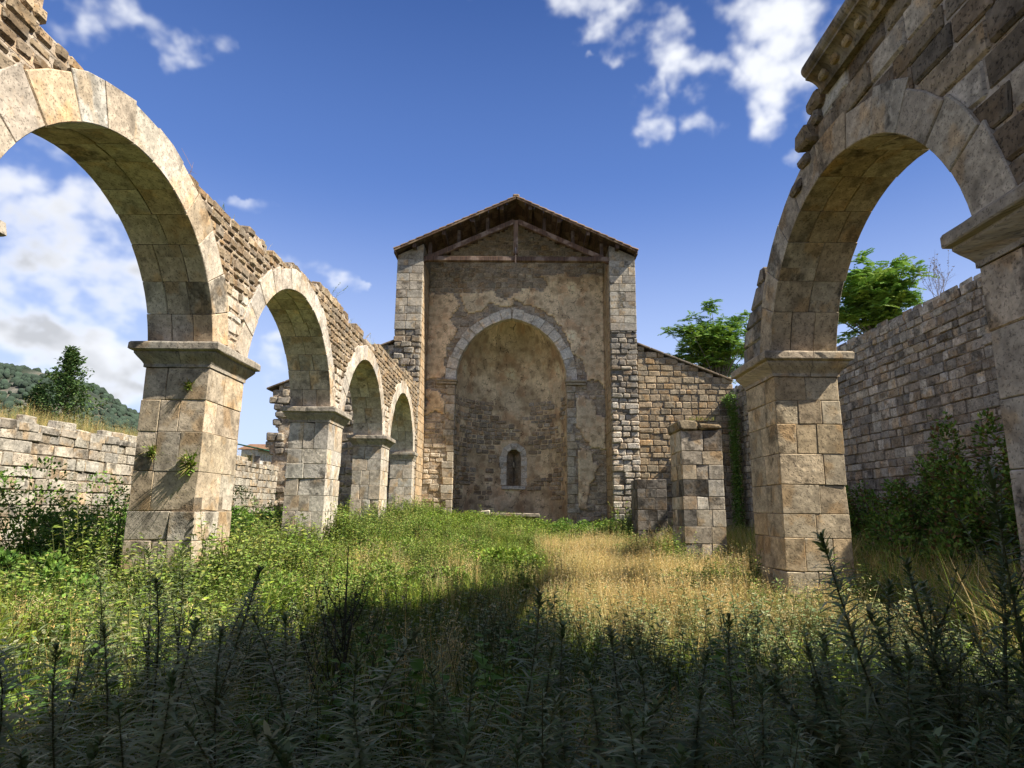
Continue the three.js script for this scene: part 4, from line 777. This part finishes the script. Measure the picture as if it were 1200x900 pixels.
function scatter(name, label, variants, mat, count, area, weight, size, tint) {   // ground cover nobody could count
  const spots = []; for (let t = 0; t < count * 30 && spots.length < count; t++) { const x = rr(area[0], area[1]), u = R(), d = area[2] + (area[3] - area[2]) * u; if (inMasonry(x, d)) continue; if (R() < weight(x, d)) spots.push([x, d]); }
  variants.forEach((geo, i) => {
    const mine = spots.filter((_, k) => k % variants.length === i), im = new THREE.InstancedMesh(geo, mat, mine.length), m4 = new THREE.Matrix4(), q = new THREE.Quaternion(), up = V(0, 1, 0), c = new THREE.Color();
    mine.forEach(([x, d], k) => { const s = size(x, d) * rr(0.75, 1.3); q.setFromAxisAngle(up, R() * 6.283); m4.compose(P(x, ground(x, d), d), q, V(s * rr(0.9, 1.2), s, s * rr(0.9, 1.2))); im.setMatrixAt(k, m4); const v = tint(x, d) * rr(0.8, 1.2); im.setColorAt(k, c.setRGB(v * rr(0.92, 1.1), v, v * rr(0.85, 1.1))); });
    im.name = numbered(name); im.userData = { kind: 'stuff', label, category: 'grass' }; scene.add(shade(im));
  });
}
const dryness = (x, d) => clamp(smooth(-0.6, 1.8, x + 1.1 * noise(x * 0.5, d * 0.4, 44)) * smooth(24, 20, d) * smooth(6.5, 9, d) * (0.82 + 0.6 * noise(x * 0.8, d * 0.8, 17)) + 0.35 * smooth(0.05, 0.2, fbm(x * 0.35, d * 0.22, 6, 3)) - 0.55 * smooth(0.8, -0.4, Math.abs(x + 0.3) - 0.7) * smooth(11, 14, d));
const open = (x, d) => smooth(-3.6, -1.8, x) * smooth(24, 20, d);   // the middle of the nave, where growth stays lower
const byPier = (x, d) => { let m = 9; const f = (x0, x1, a, b) => { m = Math.min(m, Math.hypot(Math.max(x0 - x, 0, x - x1), Math.max(a - d, 0, d - b))); }; for (const [a, b] of LP) f(XL - PW, XL, a, b); f(XR, XR + 1, RP[1][0], RP[1][1]); f(XR, XR + 1, 16, 17.2); f(XR, XR + 1, 22.3, 23.5); return smooth(1.5, 0.3, m); };
const inside = (x, d) => x > BWL + 0.1 && x < BWR - 0.1;
const nearMore = d => clamp(1.25 - d / 40, 0.45, 1);
{
  const G = [0, 1, 2].map(() => grassTuft(22, 0.28, 0.62, 0.006, 0.17, GREEN).geo());
  scatter('meadow_grass', 'long green grass covering the nave floor', G, M.leaf, 16000, [-11, 9.6, 1.6, 31], (x, d) => nearMore(d) * (1 - 0.85 * dryness(x, d)), (x, d) => (1.05 + 0.7 * noise(x * 0.7, d * 0.7, 3)) * (1 - 0.3 * open(x, d)) * (1 + 0.45 * byPier(x, d)), () => 1);
  const S = [0, 1, 2].map(() => seedGrass(12, 0.5, 0.85, STRAW).geo());
  scatter('dry_grass', 'golden dry grass with seed heads on the sunny side of the nave', S, M.dry, 12000, [-11, 9.6, 2.2, 30], (x, d) => nearMore(d) * (0.025 + 0.95 * dryness(x, d)) * (x > 4.5 ? 0.8 : 1), (x, d) => 0.85 + 0.5 * noise(x * 0.9, d * 0.9, 8), () => 1);
  const W = [0, 1, 2].map(() => leafyWeed(5, 0.3, 0.62, 0.09, 0.02, LIME).geo());
  scatter('leafy_weeds', 'low leafy weeds among the grass', W, M.leaf, 9000, [-11, 6, 1.8, 31], (x, d) => (0.25 + 0.75 * smooth(0.5, -4, x)) * (0.5 + 0.5 * smooth(14, 24, d)) * (1 - 0.92 * dryness(x, d)) + 0.3 * smooth(24, 27, d), (x, d) => (1.05 + 0.6 * noise(x * 0.6, d * 0.6, 12)) * (1 - 0.4 * open(x, d)) + 0.25 * smooth(24, 27, d), () => 1);
  const F = [0, 1].map(() => leafyWeed(7, 0.35, 0.8, 0.10, 0.012, SAGE, 26).geo());
  scatter('feathery_weeds', 'grey green feathery weeds in the middle of the nave', F, M.weed, 700, [-5, 4.5, 2.0, 8.5], (x, d) => 0.25 + 0.75 * smooth(-0.1, 0.12, fbm(x * 0.4, d * 0.4, 21, 3)), (x, d) => 0.9 + 0.3 * noise(x * 0.5, d * 0.5, 31), () => 1);
  const Y = [0, 1, 2].map(() => leafyWeed(9, 0.4, 0.85, 0.07, 0.014, [[0.24, 0.33, 0.06], [0.19, 0.28, 0.05], [0.33, 0.36, 0.10]], 30).geo());
  scatter('bushy_weeds', 'bushy yellow green weeds standing above the grass', Y, M.leaf, 2600, [-6.4, 5.8, 6, 30.5], (x, d) => smooth(0.0, 0.16, fbm(x * 0.55 + 8, d * 0.4, 51, 3)) * (1 - 0.92 * smooth(-0.4, 1.2, x)) + 0.5 * smooth(-2.8, -4.2, x) + 0.8 * byPier(x, d), (x, d) => (0.95 + 0.8 * noise(x * 0.9, d * 0.9, 61)) * (1 - 0.3 * open(x, d)) * (1 + 0.4 * byPier(x, d)), () => 1);
  const K = [0, 1].map(() => seedGrass(10, 0.55, 1.0, STRAW.concat([[0.16, 0.18, 0.06]])).geo());
  scatter('bank_grass', 'dry grass along the bank above the low wall', K, M.dry, 3000, [-19, -12.1, 8, 32], (x, d) => smooth(-19, -12, x) * 0.8 + 0.2, (x, d) => 0.85 + 0.3 * noise(x, d, 2), () => 0.95);
}
// --- bushes
function bush(name, label, category, group, x, d, rx, ry, rd, n, cols, mat, len, yOff = 0, brown = 0) {
  const base = P(x, ground(x, d), d), t = thing(name, label, category, base, group), f = new Plant(), s = new Plant();
  const lumps = []; for (let i = 0; i < 17; i++) { const a = R() * 6.283, k = Math.sqrt(R()) * 0.95; lumps.push([Math.cos(a) * k, rr(0.12, 0.85 - 0.45 * k * k) , Math.sin(a) * k, rr(0.16, 0.36)]); }
  for (let i = 0; i < n; i++) {
    const L = pick(lumps), e = anyDir(-0.7, 1), k = Math.cbrt(rr(0.25, 1)) * L[3], q = V((L[0] + e.x * k) * rx, Math.max(0.02, (L[1] + e.y * k) * ry) + yOff, (L[2] + e.z * k) * rd), dir = e.clone().addScaledVector(anyDir(), 0.8).addScaledVector(V(0, 1, 0), 0.1).normalize(); f.kite(q, dir, sideOf(dir), len * rr(0.6, 1.25), len * rr(0.26, 0.4), R() < brown ? tone([0.20, 0.13, 0.06], 0.25) : tone(pick(cols), 0.25), 0.3);
  }
  for (let i = 0; i < 26; i++) { const L = pick(lumps), a = V(rr(-.3, .3) * rx, -0.05, rr(-.3, .3) * rd), b = V(L[0] * rx, (L[1] + L[3] * rr(.5, 1.1)) * ry + yOff, L[2] * rd).add(V(rr(-.25, .25), 0, rr(-.25, .25))), m = a.clone().lerp(b, 0.5).add(V(0, 0.25, 0)); s.stem([a, m, b], 0.011, 0.003, [0.14, 0.11, 0.06], 4); for (let k = 0; k < 10; k++) { const e = anyDir(-.2, .8); f.kite(m.clone().lerp(b, R()), e, sideOf(e), len, len * 0.32, tone(pick(cols), 0.25)); } }
  mesh('foliage', f.geo(), mat, t); mesh('stem', s.geo(), M.stem, t);
  return t;
}
for (const [x, d, rx, ry, rd] of [[-9.7, 12.6, 1.7, 2.3, 2.0], [-7.6, 11.4, 1.5, 1.75, 1.5], [-9.6, 16.2, 1.7, 2.1, 2.1], [-7.3, 14.6, 1.6, 1.7, 1.7], [-7.1, 18.6, 1.5, 1.5, 1.9], [-9.4, 20.6, 1.7, 1.7, 2.3], [-6.9, 22.6, 1.3, 1.2, 1.8], [-8.8, 25.4, 2.0, 1.3, 2.3], [-6.9, 8.6, 1.2, 1.15, 1.2]])
  bush('bramble_bush', 'dense green bramble thicket filling the side aisle behind the sunlit arcade', 'bush', 'brambles in the aisle behind the sunlit arcade', x, d, rx, ry, rd, 5200, BR, M.leaf, 0.085);
for (const [x, d, rx, ry, rd] of [[2.6, 26.9, 1.5, 1.25, 1.2], [3.6, 25.2, 1.2, 1.05, 1.1], [1.4, 28.4, 1.1, 0.9, 0.9]])
  bush('weed_bush', 'leafy green bush growing before the chancel beside the dark pier stump', 'bush', 'bushes beside the dark pier stump', x, d, rx, ry, rd, 3600, BR, M.leaf, 0.10);
for (const [x, d, rx, ry] of [[-3.7, 8.9, 0.8, 0.95], [-2.5, 10.6, 0.9, 0.75], [-4.0, 12.6, 0.8, 1.0], [-2.9, 14.6, 1.0, 0.85], [-1.6, 12.6, 0.7, 0.6], [-4.1, 17.9, 0.9, 1.0], [-3.4, 20.6, 1.0, 1.0], [-1.6, 18.6, 0.9, 0.7], [-2.1, 23.4, 1.1, 0.8], [-4.0, 24.6, 0.9, 0.95], [0.5, 22.6, 0.9, 0.6], [-0.6, 25.8, 1.1, 0.6]])
  bush('bushy_weed', 'bushy yellow green weed standing above the nave grass beside the sunlit arcade', 'weed', 'bushy weeds beside the sunlit arcade', x, d, rx, ry, rx, 3200, [[0.24, 0.33, 0.06], [0.19, 0.29, 0.05], [0.34, 0.37, 0.11], [0.14, 0.23, 0.04]], M.leaf, 0.055);
for (const [x, d, rx, ry] of [[3.2, 12.2, 0.7, 0.7], [5.3, 11.6, 0.8, 0.9], [3.4, 18.8, 0.8, 0.8], [5.4, 9.2, 0.7, 0.8]])
  bush('pier_weed', 'straggly green weed at the foot of the piers on the broken side', 'weed', 'weeds by the piers of the broken side', x, d, rx, ry, rx, 2200, [[0.20, 0.27, 0.06], [0.15, 0.22, 0.05], [0.36, 0.33, 0.13]], M.leaf, 0.06);
bush('weed_bush', 'bright green leafy clump in the middle of the nave', 'bush', null, -0.35, 15.2, 0.9, 0.75, 0.9, 2600, LIME, M.leaf, 0.09);
bush('weed_bush', 'bright green weeds heaped at the foot of the last arcade pier', 'bush', null, -3.6, 27.4, 1.6, 0.95, 1.2, 3600, LIME, M.leaf, 0.10);
for (const [x, d, rx, ry, rd] of [[8.8, 10.2, 1.2, 3.7, 1.8], [9.0, 12.6, 0.9, 4.0, 1.7], [9.1, 15.0, 0.8, 3.6, 1.8], [9.1, 17.6, 0.8, 3.0, 1.9], [8.9, 20.6, 1.0, 2.3, 2.2], [7.2, 8.2, 1.2, 1.7, 1.4], [8.0, 12.8, 1.1, 1.7, 1.6]])
  bush('creeper_bush', 'dark creeper growing up the foot of the tall grey wall', 'bush', 'creepers along the tall grey wall', x, d, rx, ry, rd, 9000, BR, M.ivy, 0.10, 0, 0.2);
{ // ivy in the corner of the tall wall
  const t = thing('ivy', 'ivy hanging in the corner between the brown end wall and the tall grey wall', 'ivy', P(9.6, ground(9.5, 28.6), 28.6)), f = new Plant(), s = new Plant();
  for (let i = 0; i < 5200; i++) { const v = R(), y = v * 6.6, w = 0.35 + 0.5 * smooth(5.6, 6.6, y) + 0.3 * noise(y * 1.2, 3), q = V(-Math.abs(rr(0, 0.28) + 0.15 * smooth(5.8, 6.4, y)), y, rr(-1, 1) * w * 1.1 + 0.2), e = anyDir(-0.6, 0.4).add(V(-0.5, -0.2, 0.3)).normalize(); f.kite(q, e, sideOf(e), rr(0.06, 0.12), 0.04, tone(pick(BR), 0.25)); }
  for (let i = 0; i < 5; i++) s.stem([V(0, 0, rr(-.3, .4)), V(-0.05, 3, rr(-.3, .4)), V(-0.05, 6.2, rr(-.3, .4))], 0.02, 0.006, [0.12, 0.09, 0.06]);
  mesh('foliage', f.geo(), M.ivy, t); mesh('stem', s.geo(), M.stem, t);
}
// --- tall weeds of the shaded foreground: upright stems ringed with narrow drooping leaves
function tallWeed(h, lean, n, seed, kind = 0) {
  R = rngOf(seed); const g = new THREE.Group(), s = new Plant(), f = new Plant(), pts = [], wob = rr(0, 6), amp = rr(0.02, 0.07);
  for (let i = 0; i <= 8; i++) { const u = i / 8; pts.push(V(lean * u * u * h + amp * Math.sin(u * 5 + wob) * u, h * u * (1 - 0.12 * Math.abs(lean) * u), amp * Math.sin(u * 4 + seed) * h * u)); }
  const at = u => { const k = Math.min(7.999, u * 8), i = Math.floor(k); return pts[i].clone().lerp(pts[i + 1], k - i); };
  s.stem(pts, 0.007, 0.002, [0.13, 0.13, 0.06], 5);
    for (let i = 0; i < n; i++) {
    const u = 0.05 + 0.95 * Math.pow(i / n, 0.85), a = i * 2.4 + rr(-.4, .4), env = Math.min(1, (1.03 - u) * 2.3 + 0.12) * (0.5 + 0.5 * smooth(0, 0.25, u)), len = (kind === 1 ? 0.24 : 0.21) * env * rr(0.65, 1.25), up = u > 0.95 ? 0.8 : rr(0.0, 0.4);
    if (R() < 0.06) continue;
    const d = V(Math.cos(a), up, Math.sin(a)).normalize(), t = tone(pick(SAGE), 0.3); f.blade(at(u), d, len, 0.0055 * rr(0.7, 1.4) * (kind === 1 ? 1.5 : 1), rr(0.1, 0.9), t);
  }
  if (kind === 2) for (let b = 0; b < 9; b++) {
    const u = rr(0.35, 0.85), o = at(u), a = R() * 6.283, e = V(Math.cos(a) * 0.6, 1, Math.sin(a) * 0.6).normalize(), L = h * rr(0.16, 0.34), tip = o.clone().addScaledVector(e, L); s.stem([o, tip], 0.003, 0.001, [0.13, 0.13, 0.06], 3);
    for (let k = 0; k < 34; k++) { const q = R(), w = R() * 6.283, dd = V(Math.cos(w), rr(0.1, 0.8), Math.sin(w)).normalize(); f.blade(o.clone().lerp(tip, q), dd, rr(0.03, 0.08) * (1.2 - q * 0.7), 0.004, rr(0.1, 0.7), tone(pick(SAGE), 0.3)); }
  }
  g.add(shade(Object.assign(new THREE.Mesh(s.geo(), M.stem), { name: 'stem' })), shade(Object.assign(new THREE.Mesh(f.geo(), M.weed), { name: 'foliage' })));
  return g;
}
{
  const protos = [tallWeed(1.3, 0.02, 360, 11), tallWeed(1.3, 0.2, 380, 12), tallWeed(1.3, -0.16, 320, 13, 2), tallWeed(1.3, 0.06, 420, 14), tallWeed(1.3, 0.3, 300, 15, 1), tallWeed(1.3, -0.24, 340, 16), tallWeed(1.3, 0.1, 300, 17, 2), tallWeed(1.3, -0.05, 260, 18, 1)]; R = rngOf(555);
  const put = (px, py, d, k, turn, label, tilt = 0) => { // tip pixel and distance ahead
    const q = bp(px, py, { d }), gy = ground(q[0], d), h = q[1] - gy; if (h < 0.3) return; const o = protos[k].clone(); o.name = numbered('tall_weed'); o.position.copy(P(q[0] + Math.sin(tilt) * h, gy, d)); o.scale.setScalar(h / 1.3 / Math.cos(tilt)); o.scale.x = o.scale.z = Math.min(1.15, o.scale.x); o.rotation.set(0, turn, 0); if (tilt) { o.rotation.order = 'ZYX'; o.rotation.z = tilt; }
    o.userData = { label, category: 'weed', group: 'tall weeds of the shaded foreground' }; scene.add(o);
  };
  const L0 = 'tall weed ringed with narrow drooping leaves, standing in the shaded foreground';
  put(608, 692, 2.7, 0, 0.3, L0); put(668, 735, 2.5, 3, 1.4, L0); put(722, 742, 2.5, 0, 2.2, L0); put(560, 770, 2.4, 2, 0.5, L0);
  put(948, 640, 2.5, 3, 0, 'longest dark weed bending over before the sunlit pier', 0.42);
  for (const [px, py, d] of [[272, 682, 3.2], [243, 690, 3.4], [205, 655, 4.0], [150, 640, 4.3], [225, 640, 4.4], [300, 735, 2.6], [178, 700, 3.2], [335, 700, 3.4], [383, 715, 2.9], [440, 775, 2.4], [120, 720, 2.8], [62, 745, 2.5], [30, 690, 3.0], [330, 790, 2.2], [200, 790, 2.1], [500, 790, 2.3], [770, 752, 2.6], [812, 735, 2.7], [870, 720, 2.8], [900, 760, 2.4], [1010, 735, 2.5], [1050, 700, 2.8], [1120, 640, 2.6], [1170, 600, 2.5], [1195, 560, 2.3], [1090, 760, 2.2], [1150, 730, 2.2], [985, 790, 2.1], [640, 800, 2.1], [700, 810, 2.0], [755, 800, 2.1], [840, 800, 2.1], [590, 830, 1.9], [480, 845, 1.8], [390, 830, 1.9], [260, 830, 1.9], [130, 820, 1.9], [40, 810, 2.0], [930, 840, 1.9], [1050, 840, 1.9], [1140, 830, 1.9], [670, 860, 1.7], [800, 860, 1.7], [330, 870, 1.7], [180, 872, 1.7], [85, 780, 2.3], [230, 750, 2.6], [355, 760, 2.5], [415, 800, 2.2], [535, 800, 2.3], [620, 770, 2.5], [690, 775, 2.4], [740, 770, 2.6], [790, 790, 2.3], [880, 790, 2.3], [960, 760, 2.4], [1030, 780, 2.3], [1075, 730, 2.6], [1185, 690, 2.4], [1140, 690, 2.6], [15, 850, 1.8], [560, 870, 1.7], [740, 850, 1.8], [870, 870, 1.7], [1000, 870, 1.7], [1100, 870, 1.7], [60, 880, 1.6], [430, 880, 1.6]])
    put(px + rr(-12, 12), py + rr(-25, 22), d, Math.floor(R() * 8), R() * 6.28, L0, rr(-0.12, 0.12));
}
{ // other plants between the tall weeds of the foreground
  R = rngOf(313);
  for (let i = 0; i < 26; i++) {
    const d = rr(1.9, 4.6), px = rr(-20, 1220), q = bp(px, 700, { d }), x = q[0], k = i % 3; if (x > XR - 0.2 || inMasonry(x, d)) continue;
    const t = thing(k === 0 ? 'broadleaf_weed' : k === 1 ? 'grass_clump' : 'nettle_clump', ['broad-leaved green weed among the tall weeds of the foreground', 'arching grass clump with seed heads among the foreground weeds', 'leafy nettle clump among the tall foreground weeds'][k], 'weed', P(x, ground(x, d), d), ['broad-leaved weeds of the foreground', 'grass clumps of the foreground', 'nettle clumps of the foreground'][k]);
    const g = k === 0 ? leafyWeed(5, 0.5, 0.95, 0.15, 0.045, BR, 20) : k === 1 ? seedGrass(26, 0.8, 1.25, [...STRAW, ...GREEN]) : leafyWeed(8, 0.6, 1.05, 0.10, 0.026, BR, 30);
    mesh('foliage', g.geo(), M.leaf, t);
  }
}
{ // dense dark undergrowth at the viewer's feet
  const G = [0, 1].map(() => grassTuft(26, 0.4, 0.95, 0.006, 0.22, [...GREEN, [0.30, 0.25, 0.11]], 0.5).geo());
  scatter('foreground_grass', 'long dark grass in the shaded foreground', G, M.leaf, 1500, [-4.5, 4.6, 1.25, 4.2], () => 1, () => 0.85, () => 1);
  const G2 = [0, 1].map(() => grassTuft(22, 0.6, 1.25, 0.006, 0.2, [...GREEN, ...STRAW], 0.4).geo());
  scatter('aisle_grass', 'tall grass in the shade of the tall grey wall', G2, M.leaf, 2200, [5.1, 9.3, 4.5, 24], () => 1, () => 0.9, () => 1);
}
{ // branching dark shrub in the nave
  const q = bp(408, 640, { d: 4.3 }), gy = ground(q[0], 4.3), t = thing('branching_weed', 'dark many-branched weed with tiny leaves standing in the nave', 'weed', P(q[0], gy, 4.3)), s = new Plant(), f = new Plant(), h = q[1] - gy;
  R = rngOf(808); s.stem([V(0, -0.03, 0), V(0.02, h * 0.4, 0), V(0.0, h, 0)], 0.012, 0.003, [0.05, 0.045, 0.03], 5);
  for (let i = 0; i < 22; i++) { const y = lerp(0.12, 0.7, i / 22) * h, a = R() * 6.28, e = V(Math.cos(a) * 0.7, 1, Math.sin(a) * 0.7).normalize(), L = (h - y) * rr(0.55, 0.85), b = V(0, y, 0), m = b.clone().addScaledVector(e, L * 0.5), z = m.clone().addScaledVector(V(e.x * 0.6, 1, e.z * 0.6).normalize(), L * 0.5); s.stem([b, m, z], 0.006, 0.0015, [0.06, 0.05, 0.03], 4); for (let k = 0; k < 42; k++) { const u = R(), p = u < 0.5 ? b.clone().lerp(m, u * 2) : m.clone().lerp(z, u * 2 - 1), dd = anyDir(-0.1, 0.8); f.kite(p, dd, sideOf(dd), rr(0.015, 0.035), 0.007, tone([0.07, 0.085, 0.04], 0.25)); } }
  mesh('stem', s.geo(), M.stem, t); mesh('foliage', f.geo(), M.weed, t);
}
// --- plants rooted in the masonry
{
  R = rngOf(909);
  for (const [px, py, sz, lab] of [[221, 452, 0.16, 'small fern rooted just under the capital of the sunlit pier'], [178, 530, 0.26, 'green tuft on the outer edge of the sunlit pier'], [222, 545, 0.40, 'largest grass tuft hanging from the sunlit pier']]) {
    const q = bp(px, py, { d: 9.64 }), t = thing('wall_plant', lab, 'plant', P(q[0], q[1], 9.64)), f = new Plant();
    for (let i = 0; i < 46; i++) { const a = V(rr(-0.8, 0.8), rr(-0.5, 0.9), rr(0.25, 1)).normalize(); f.blade(V(rr(-.06, .06), rr(-.05, .05), -0.01), a, sz * rr(0.5, 1.2), 0.007, rr(0.2, 1.4), tone(R() < 0.25 ? [0.35, 0.28, 0.10] : pick(GREEN), 0.2)); }
    for (let i = 0; i < 40; i++) { const e = anyDir(-0.6, 0.7); e.z = Math.abs(e.z); f.kite(V(rr(-.1, .1) * sz * 3, rr(-.12, .12) * sz * 3, 0.02), e.normalize(), sideOf(e), sz * rr(0.15, 0.35), sz * 0.07, tone(pick(GREEN), 0.2)); }
    mesh('foliage', f.geo(), M.leaf, t);
  }
  const twig = (name, lab, x, y, d, h, n, c, leafy) => { const t = thing(name, lab, 'plant', P(x, y, d), name === 'crest_twig' ? 'weeds on the arcade crest' : null), s = new Plant(), f = new Plant(); for (let i = 0; i < n; i++) { const e = V(rr(-.5, .5), 1, rr(-.5, .5)).normalize(), b = V(rr(-.1, .1), -0.06, rr(-.1, .1)), m = b.clone().addScaledVector(e, h * rr(.4, .6)), z = m.clone().add(V(rr(-.25, .25) * h, h * rr(.3, .5), rr(-.25, .25) * h)); s.stem([b, m, z], 0.006, 0.002, c, 3); for (let k = 0; k < 5; k++) { const o = b.clone().lerp(m, rr(.5, 1)), g = anyDir(0, 1); s.stem([o, o.clone().addScaledVector(g, h * rr(.12, .3))], 0.003, 0.001, c, 3); } if (leafy) for (let k = 0; k < 14; k++) { const g = anyDir(-.2, .9); f.kite(m.clone().lerp(z, R()), g, sideOf(g), rr(.03, .06), .012, tone(pick(leafy), .2)); } } mesh('stem', s.geo(), M.stem, t); if (leafy) mesh('foliage', f.geo(), M.leaf, t); };
  twig('dry_twig', 'bare reddish twig growing on the crest of the sunlit arcade', XL - 0.25, 4.72, 8.75, 0.62, 3, [0.20, 0.12, 0.09]);
  twig('crest_weed', 'thin green weed standing on the arcade crest', XL - 0.3, 5.36, 16.3, 0.85, 2, [0.10, 0.13, 0.05], GREEN);
  for (const [d, h] of [[20.2, 0.5], [26.4, 0.7], [27.6, 0.8], [28.5, 0.6]]) twig('crest_twig', 'wispy dry weed on the arcade crest towards the chancel', XL - 0.4, 5.3 + (d - 20) * 0.045, d, h, 4, [0.22, 0.18, 0.12], STRAW);
  const q = bp(1098, 315, { x: BWR + 0.2 }); twig('bare_bush', 'bare greyish bush on top of the tall grey wall', q[0], 5.1, q[2], 1.15, 14, [0.22, 0.19, 0.18], [[0.2, 0.16, 0.1]]);
  // grass and moss on the sunlit arcade crest
  const cg = thing('crest_grass', 'dry grass and moss along the crest of the sunlit arcade', 'grass'); cg.userData.kind = 'stuff'; const f = new Plant();
  for (let d = 9; d < 29; d += 0.05) { if (noise(d * 0.9, 5) < -0.15) continue; const y = lerp(4.74, 5.66, smooth(8, 27, d)) + 0.1 * noise(d, 2), b = P(XL - rr(0.02, 0.5), y, d), e = V(rr(-.3, .5), 1, rr(-.4, .4)).normalize(); f.blade(b, e, rr(0.08, 0.26), 0.005, rr(.2, .9), tone(R() < 0.6 ? pick(STRAW) : pick(GREEN), 0.2)); }
  mesh('blades', f.geo(), M.dry, cg);
  const eg = new Plant(), t = thing('moss_clump', 'mossy weeds drooping over the capital of the broken pier stump', 'plant', P(XR + 0.5, 2.25, 16.1)); for (let i = 0; i < 70; i++) { const e = V(rr(-.6, .6), rr(.1, 1), rr(0, .8)).normalize(); eg.blade(V(rr(-.3, .4), 0.02, rr(-.1, .15)), e, rr(.08, .2), .006, rr(.4, 1.2), tone(R() < .5 ? pick(STRAW) : pick(GREEN), .2)); } mesh('foliage', eg.geo(), M.dry, t);
}
// --- trees
function pinnateTree(label, x, d, yBase, crown, n, seed) {   // crown: [cx, cy, cd, rx, ry, rd] ; big compound leaves at the ends of bare limbs
  R = rngOf(seed); const t = thing('broadleaf_tree', label, 'tree', P(x, yBase, d)), s = new Plant(), f = new Plant(), o = P(x, yBase, d), c = P(crown[0], crown[1], crown[2]).sub(o), fork = V(c.x * 0.5, c.y - crown[4] * 1.35, c.z * 0.5);
  s.stem([V(0, -0.3, 0), fork.clone().multiplyScalar(0.5).add(V(.1, 0, .05)), fork], 0.14, 0.09, [0.16, 0.14, 0.11], 7);
  for (let i = 0; i < n; i++) {
    const e = anyDir(-1, 1), k = Math.cbrt(rr(0.1, 1)) * (0.85 + 0.6 * noise(e.x * 2.3 + seed, e.y * 2.3, e.z * 2.3) * 2), q = c.clone().add(V(e.x * crown[3] * k, e.y * crown[4] * k, e.z * crown[5] * k)); if (i % 5 === 0) s.stem([fork, fork.clone().lerp(q, 0.55).add(V(0, .12, 0)), q], 0.04, 0.008, [0.16, 0.14, 0.11], 4);
    for (let m = 0; m < 8; m++) {                           // one compound leaf
      const a = R() * 6.283, dir = V(Math.cos(a), rr(-0.2, 0.7), Math.sin(a)).normalize(), L = rr(0.34, 0.6), sd = sideOf(dir), tc = tone(pick([[0.22, 0.36, 0.06], [0.29, 0.43, 0.08], [0.16, 0.29, 0.05]]), 0.2);
      for (let w = 0; w < 8; w++) { const u = (w + 1) / 8, p = q.clone().addScaledVector(dir, L * u).add(V(0, -0.22 * u * u * L, 0)); for (const z of [-1, 1]) { const ld = sd.clone().multiplyScalar(z).addScaledVector(dir, 0.45).add(V(0, -0.25, 0)).normalize(); f.kite(p, ld, sideOf(ld), L * 0.34 * (1.1 - 0.5 * u), L * 0.085, tc, 0.2); } }
    }
  }
  mesh('trunk', s.geo(), M.stem, t); mesh('crown', f.geo(), M.leaf, t);
}
{
  const a = bp(838, 402, { d: 34 }); pinnateTree('leafy tree with feathered leaves rising behind the brown end wall', a[0] + 0.3, 34, ground(a[0], 34), [a[0], a[1] - 0.2, 34, 2.3, 1.75, 1.8], 330, 41);
  const b = bp(1022, 350, { x: 12.3 }); pinnateTree('leafy tree with feathered leaves framed by the standing arch over the grey wall', b[0] + 0.2, b[2], ground(b[0], b[2]), [b[0], b[1], b[2], 1.3, 1.3, 1.6], 240, 43);
  const b2 = bp(882, 400, { d: 37 }); pinnateTree('smaller leafy tree half hidden by the arch stump', b2[0] + 0.6, 37, ground(b2[0], 37), [b2[0] + 0.9, b2[1] - 0.4, 37, 1.5, 1.6, 1.5], 150, 47);
}
function uprightTree(label, px, pyTop, d, width, pyBase, n, seed, cols) {
  R = rngOf(seed); const top = bp(px, pyTop, { d }), bs = bp(px, pyBase, { d }), gy = Math.min(bs[1], ground(top[0], d)), h = top[1] - gy, t = thing('young_tree', label, 'tree', P(top[0], gy, d)), s = new Plant(), f = new Plant();
  s.stem([V(0, -.2, 0), V(.05, h * .5, 0), V(0, h * .97, 0)], 0.06, 0.012, [0.12, 0.10, 0.07], 6);
  for (let i = 0; i < n; i++) { const u = Math.pow(i / n, 0.9), y = lerp(0.12, 0.93, u) * h, a = i * 2.4, L = width * (1.0 - u * 0.93) * rr(.7, 1.1), b = V(0, y, 0), e = b.clone().add(V(Math.cos(a) * L, L * rr(.5, .9), Math.sin(a) * L)); s.stem([b, b.clone().lerp(e, .5).add(V(0, -.05, 0)), e], 0.014, 0.004, [0.12, 0.10, 0.07], 3);
    for (let k = 0; k < 90; k++) { const v = rr(.15, 1.05), p = b.clone().lerp(e, v).add(V(rr(-.13, .13), rr(-.1, .16), rr(-.13, .13))), g = anyDir(-.2, .9); f.kite(p, g, sideOf(g), rr(.09, .16), .04, tone(pick(cols), .25)); } }
  mesh('trunk', s.geo(), M.stem, t); mesh('crown', f.geo(), M.leaf, t);
}
uprightTree('young upright tree on the grassy bank above the low wall', 86, 404, 22, 1.25, 490, 46, 51, [[0.07, 0.13, 0.04], [0.09, 0.16, 0.045], [0.13, 0.20, 0.06]]);
uprightTree('smaller bushy tree beside the young upright tree on the bank', 48, 452, 23, 0.9, 495, 26, 53, [[0.045, 0.09, 0.03], [0.06, 0.11, 0.035]]);
renderer.render(scene, camera);
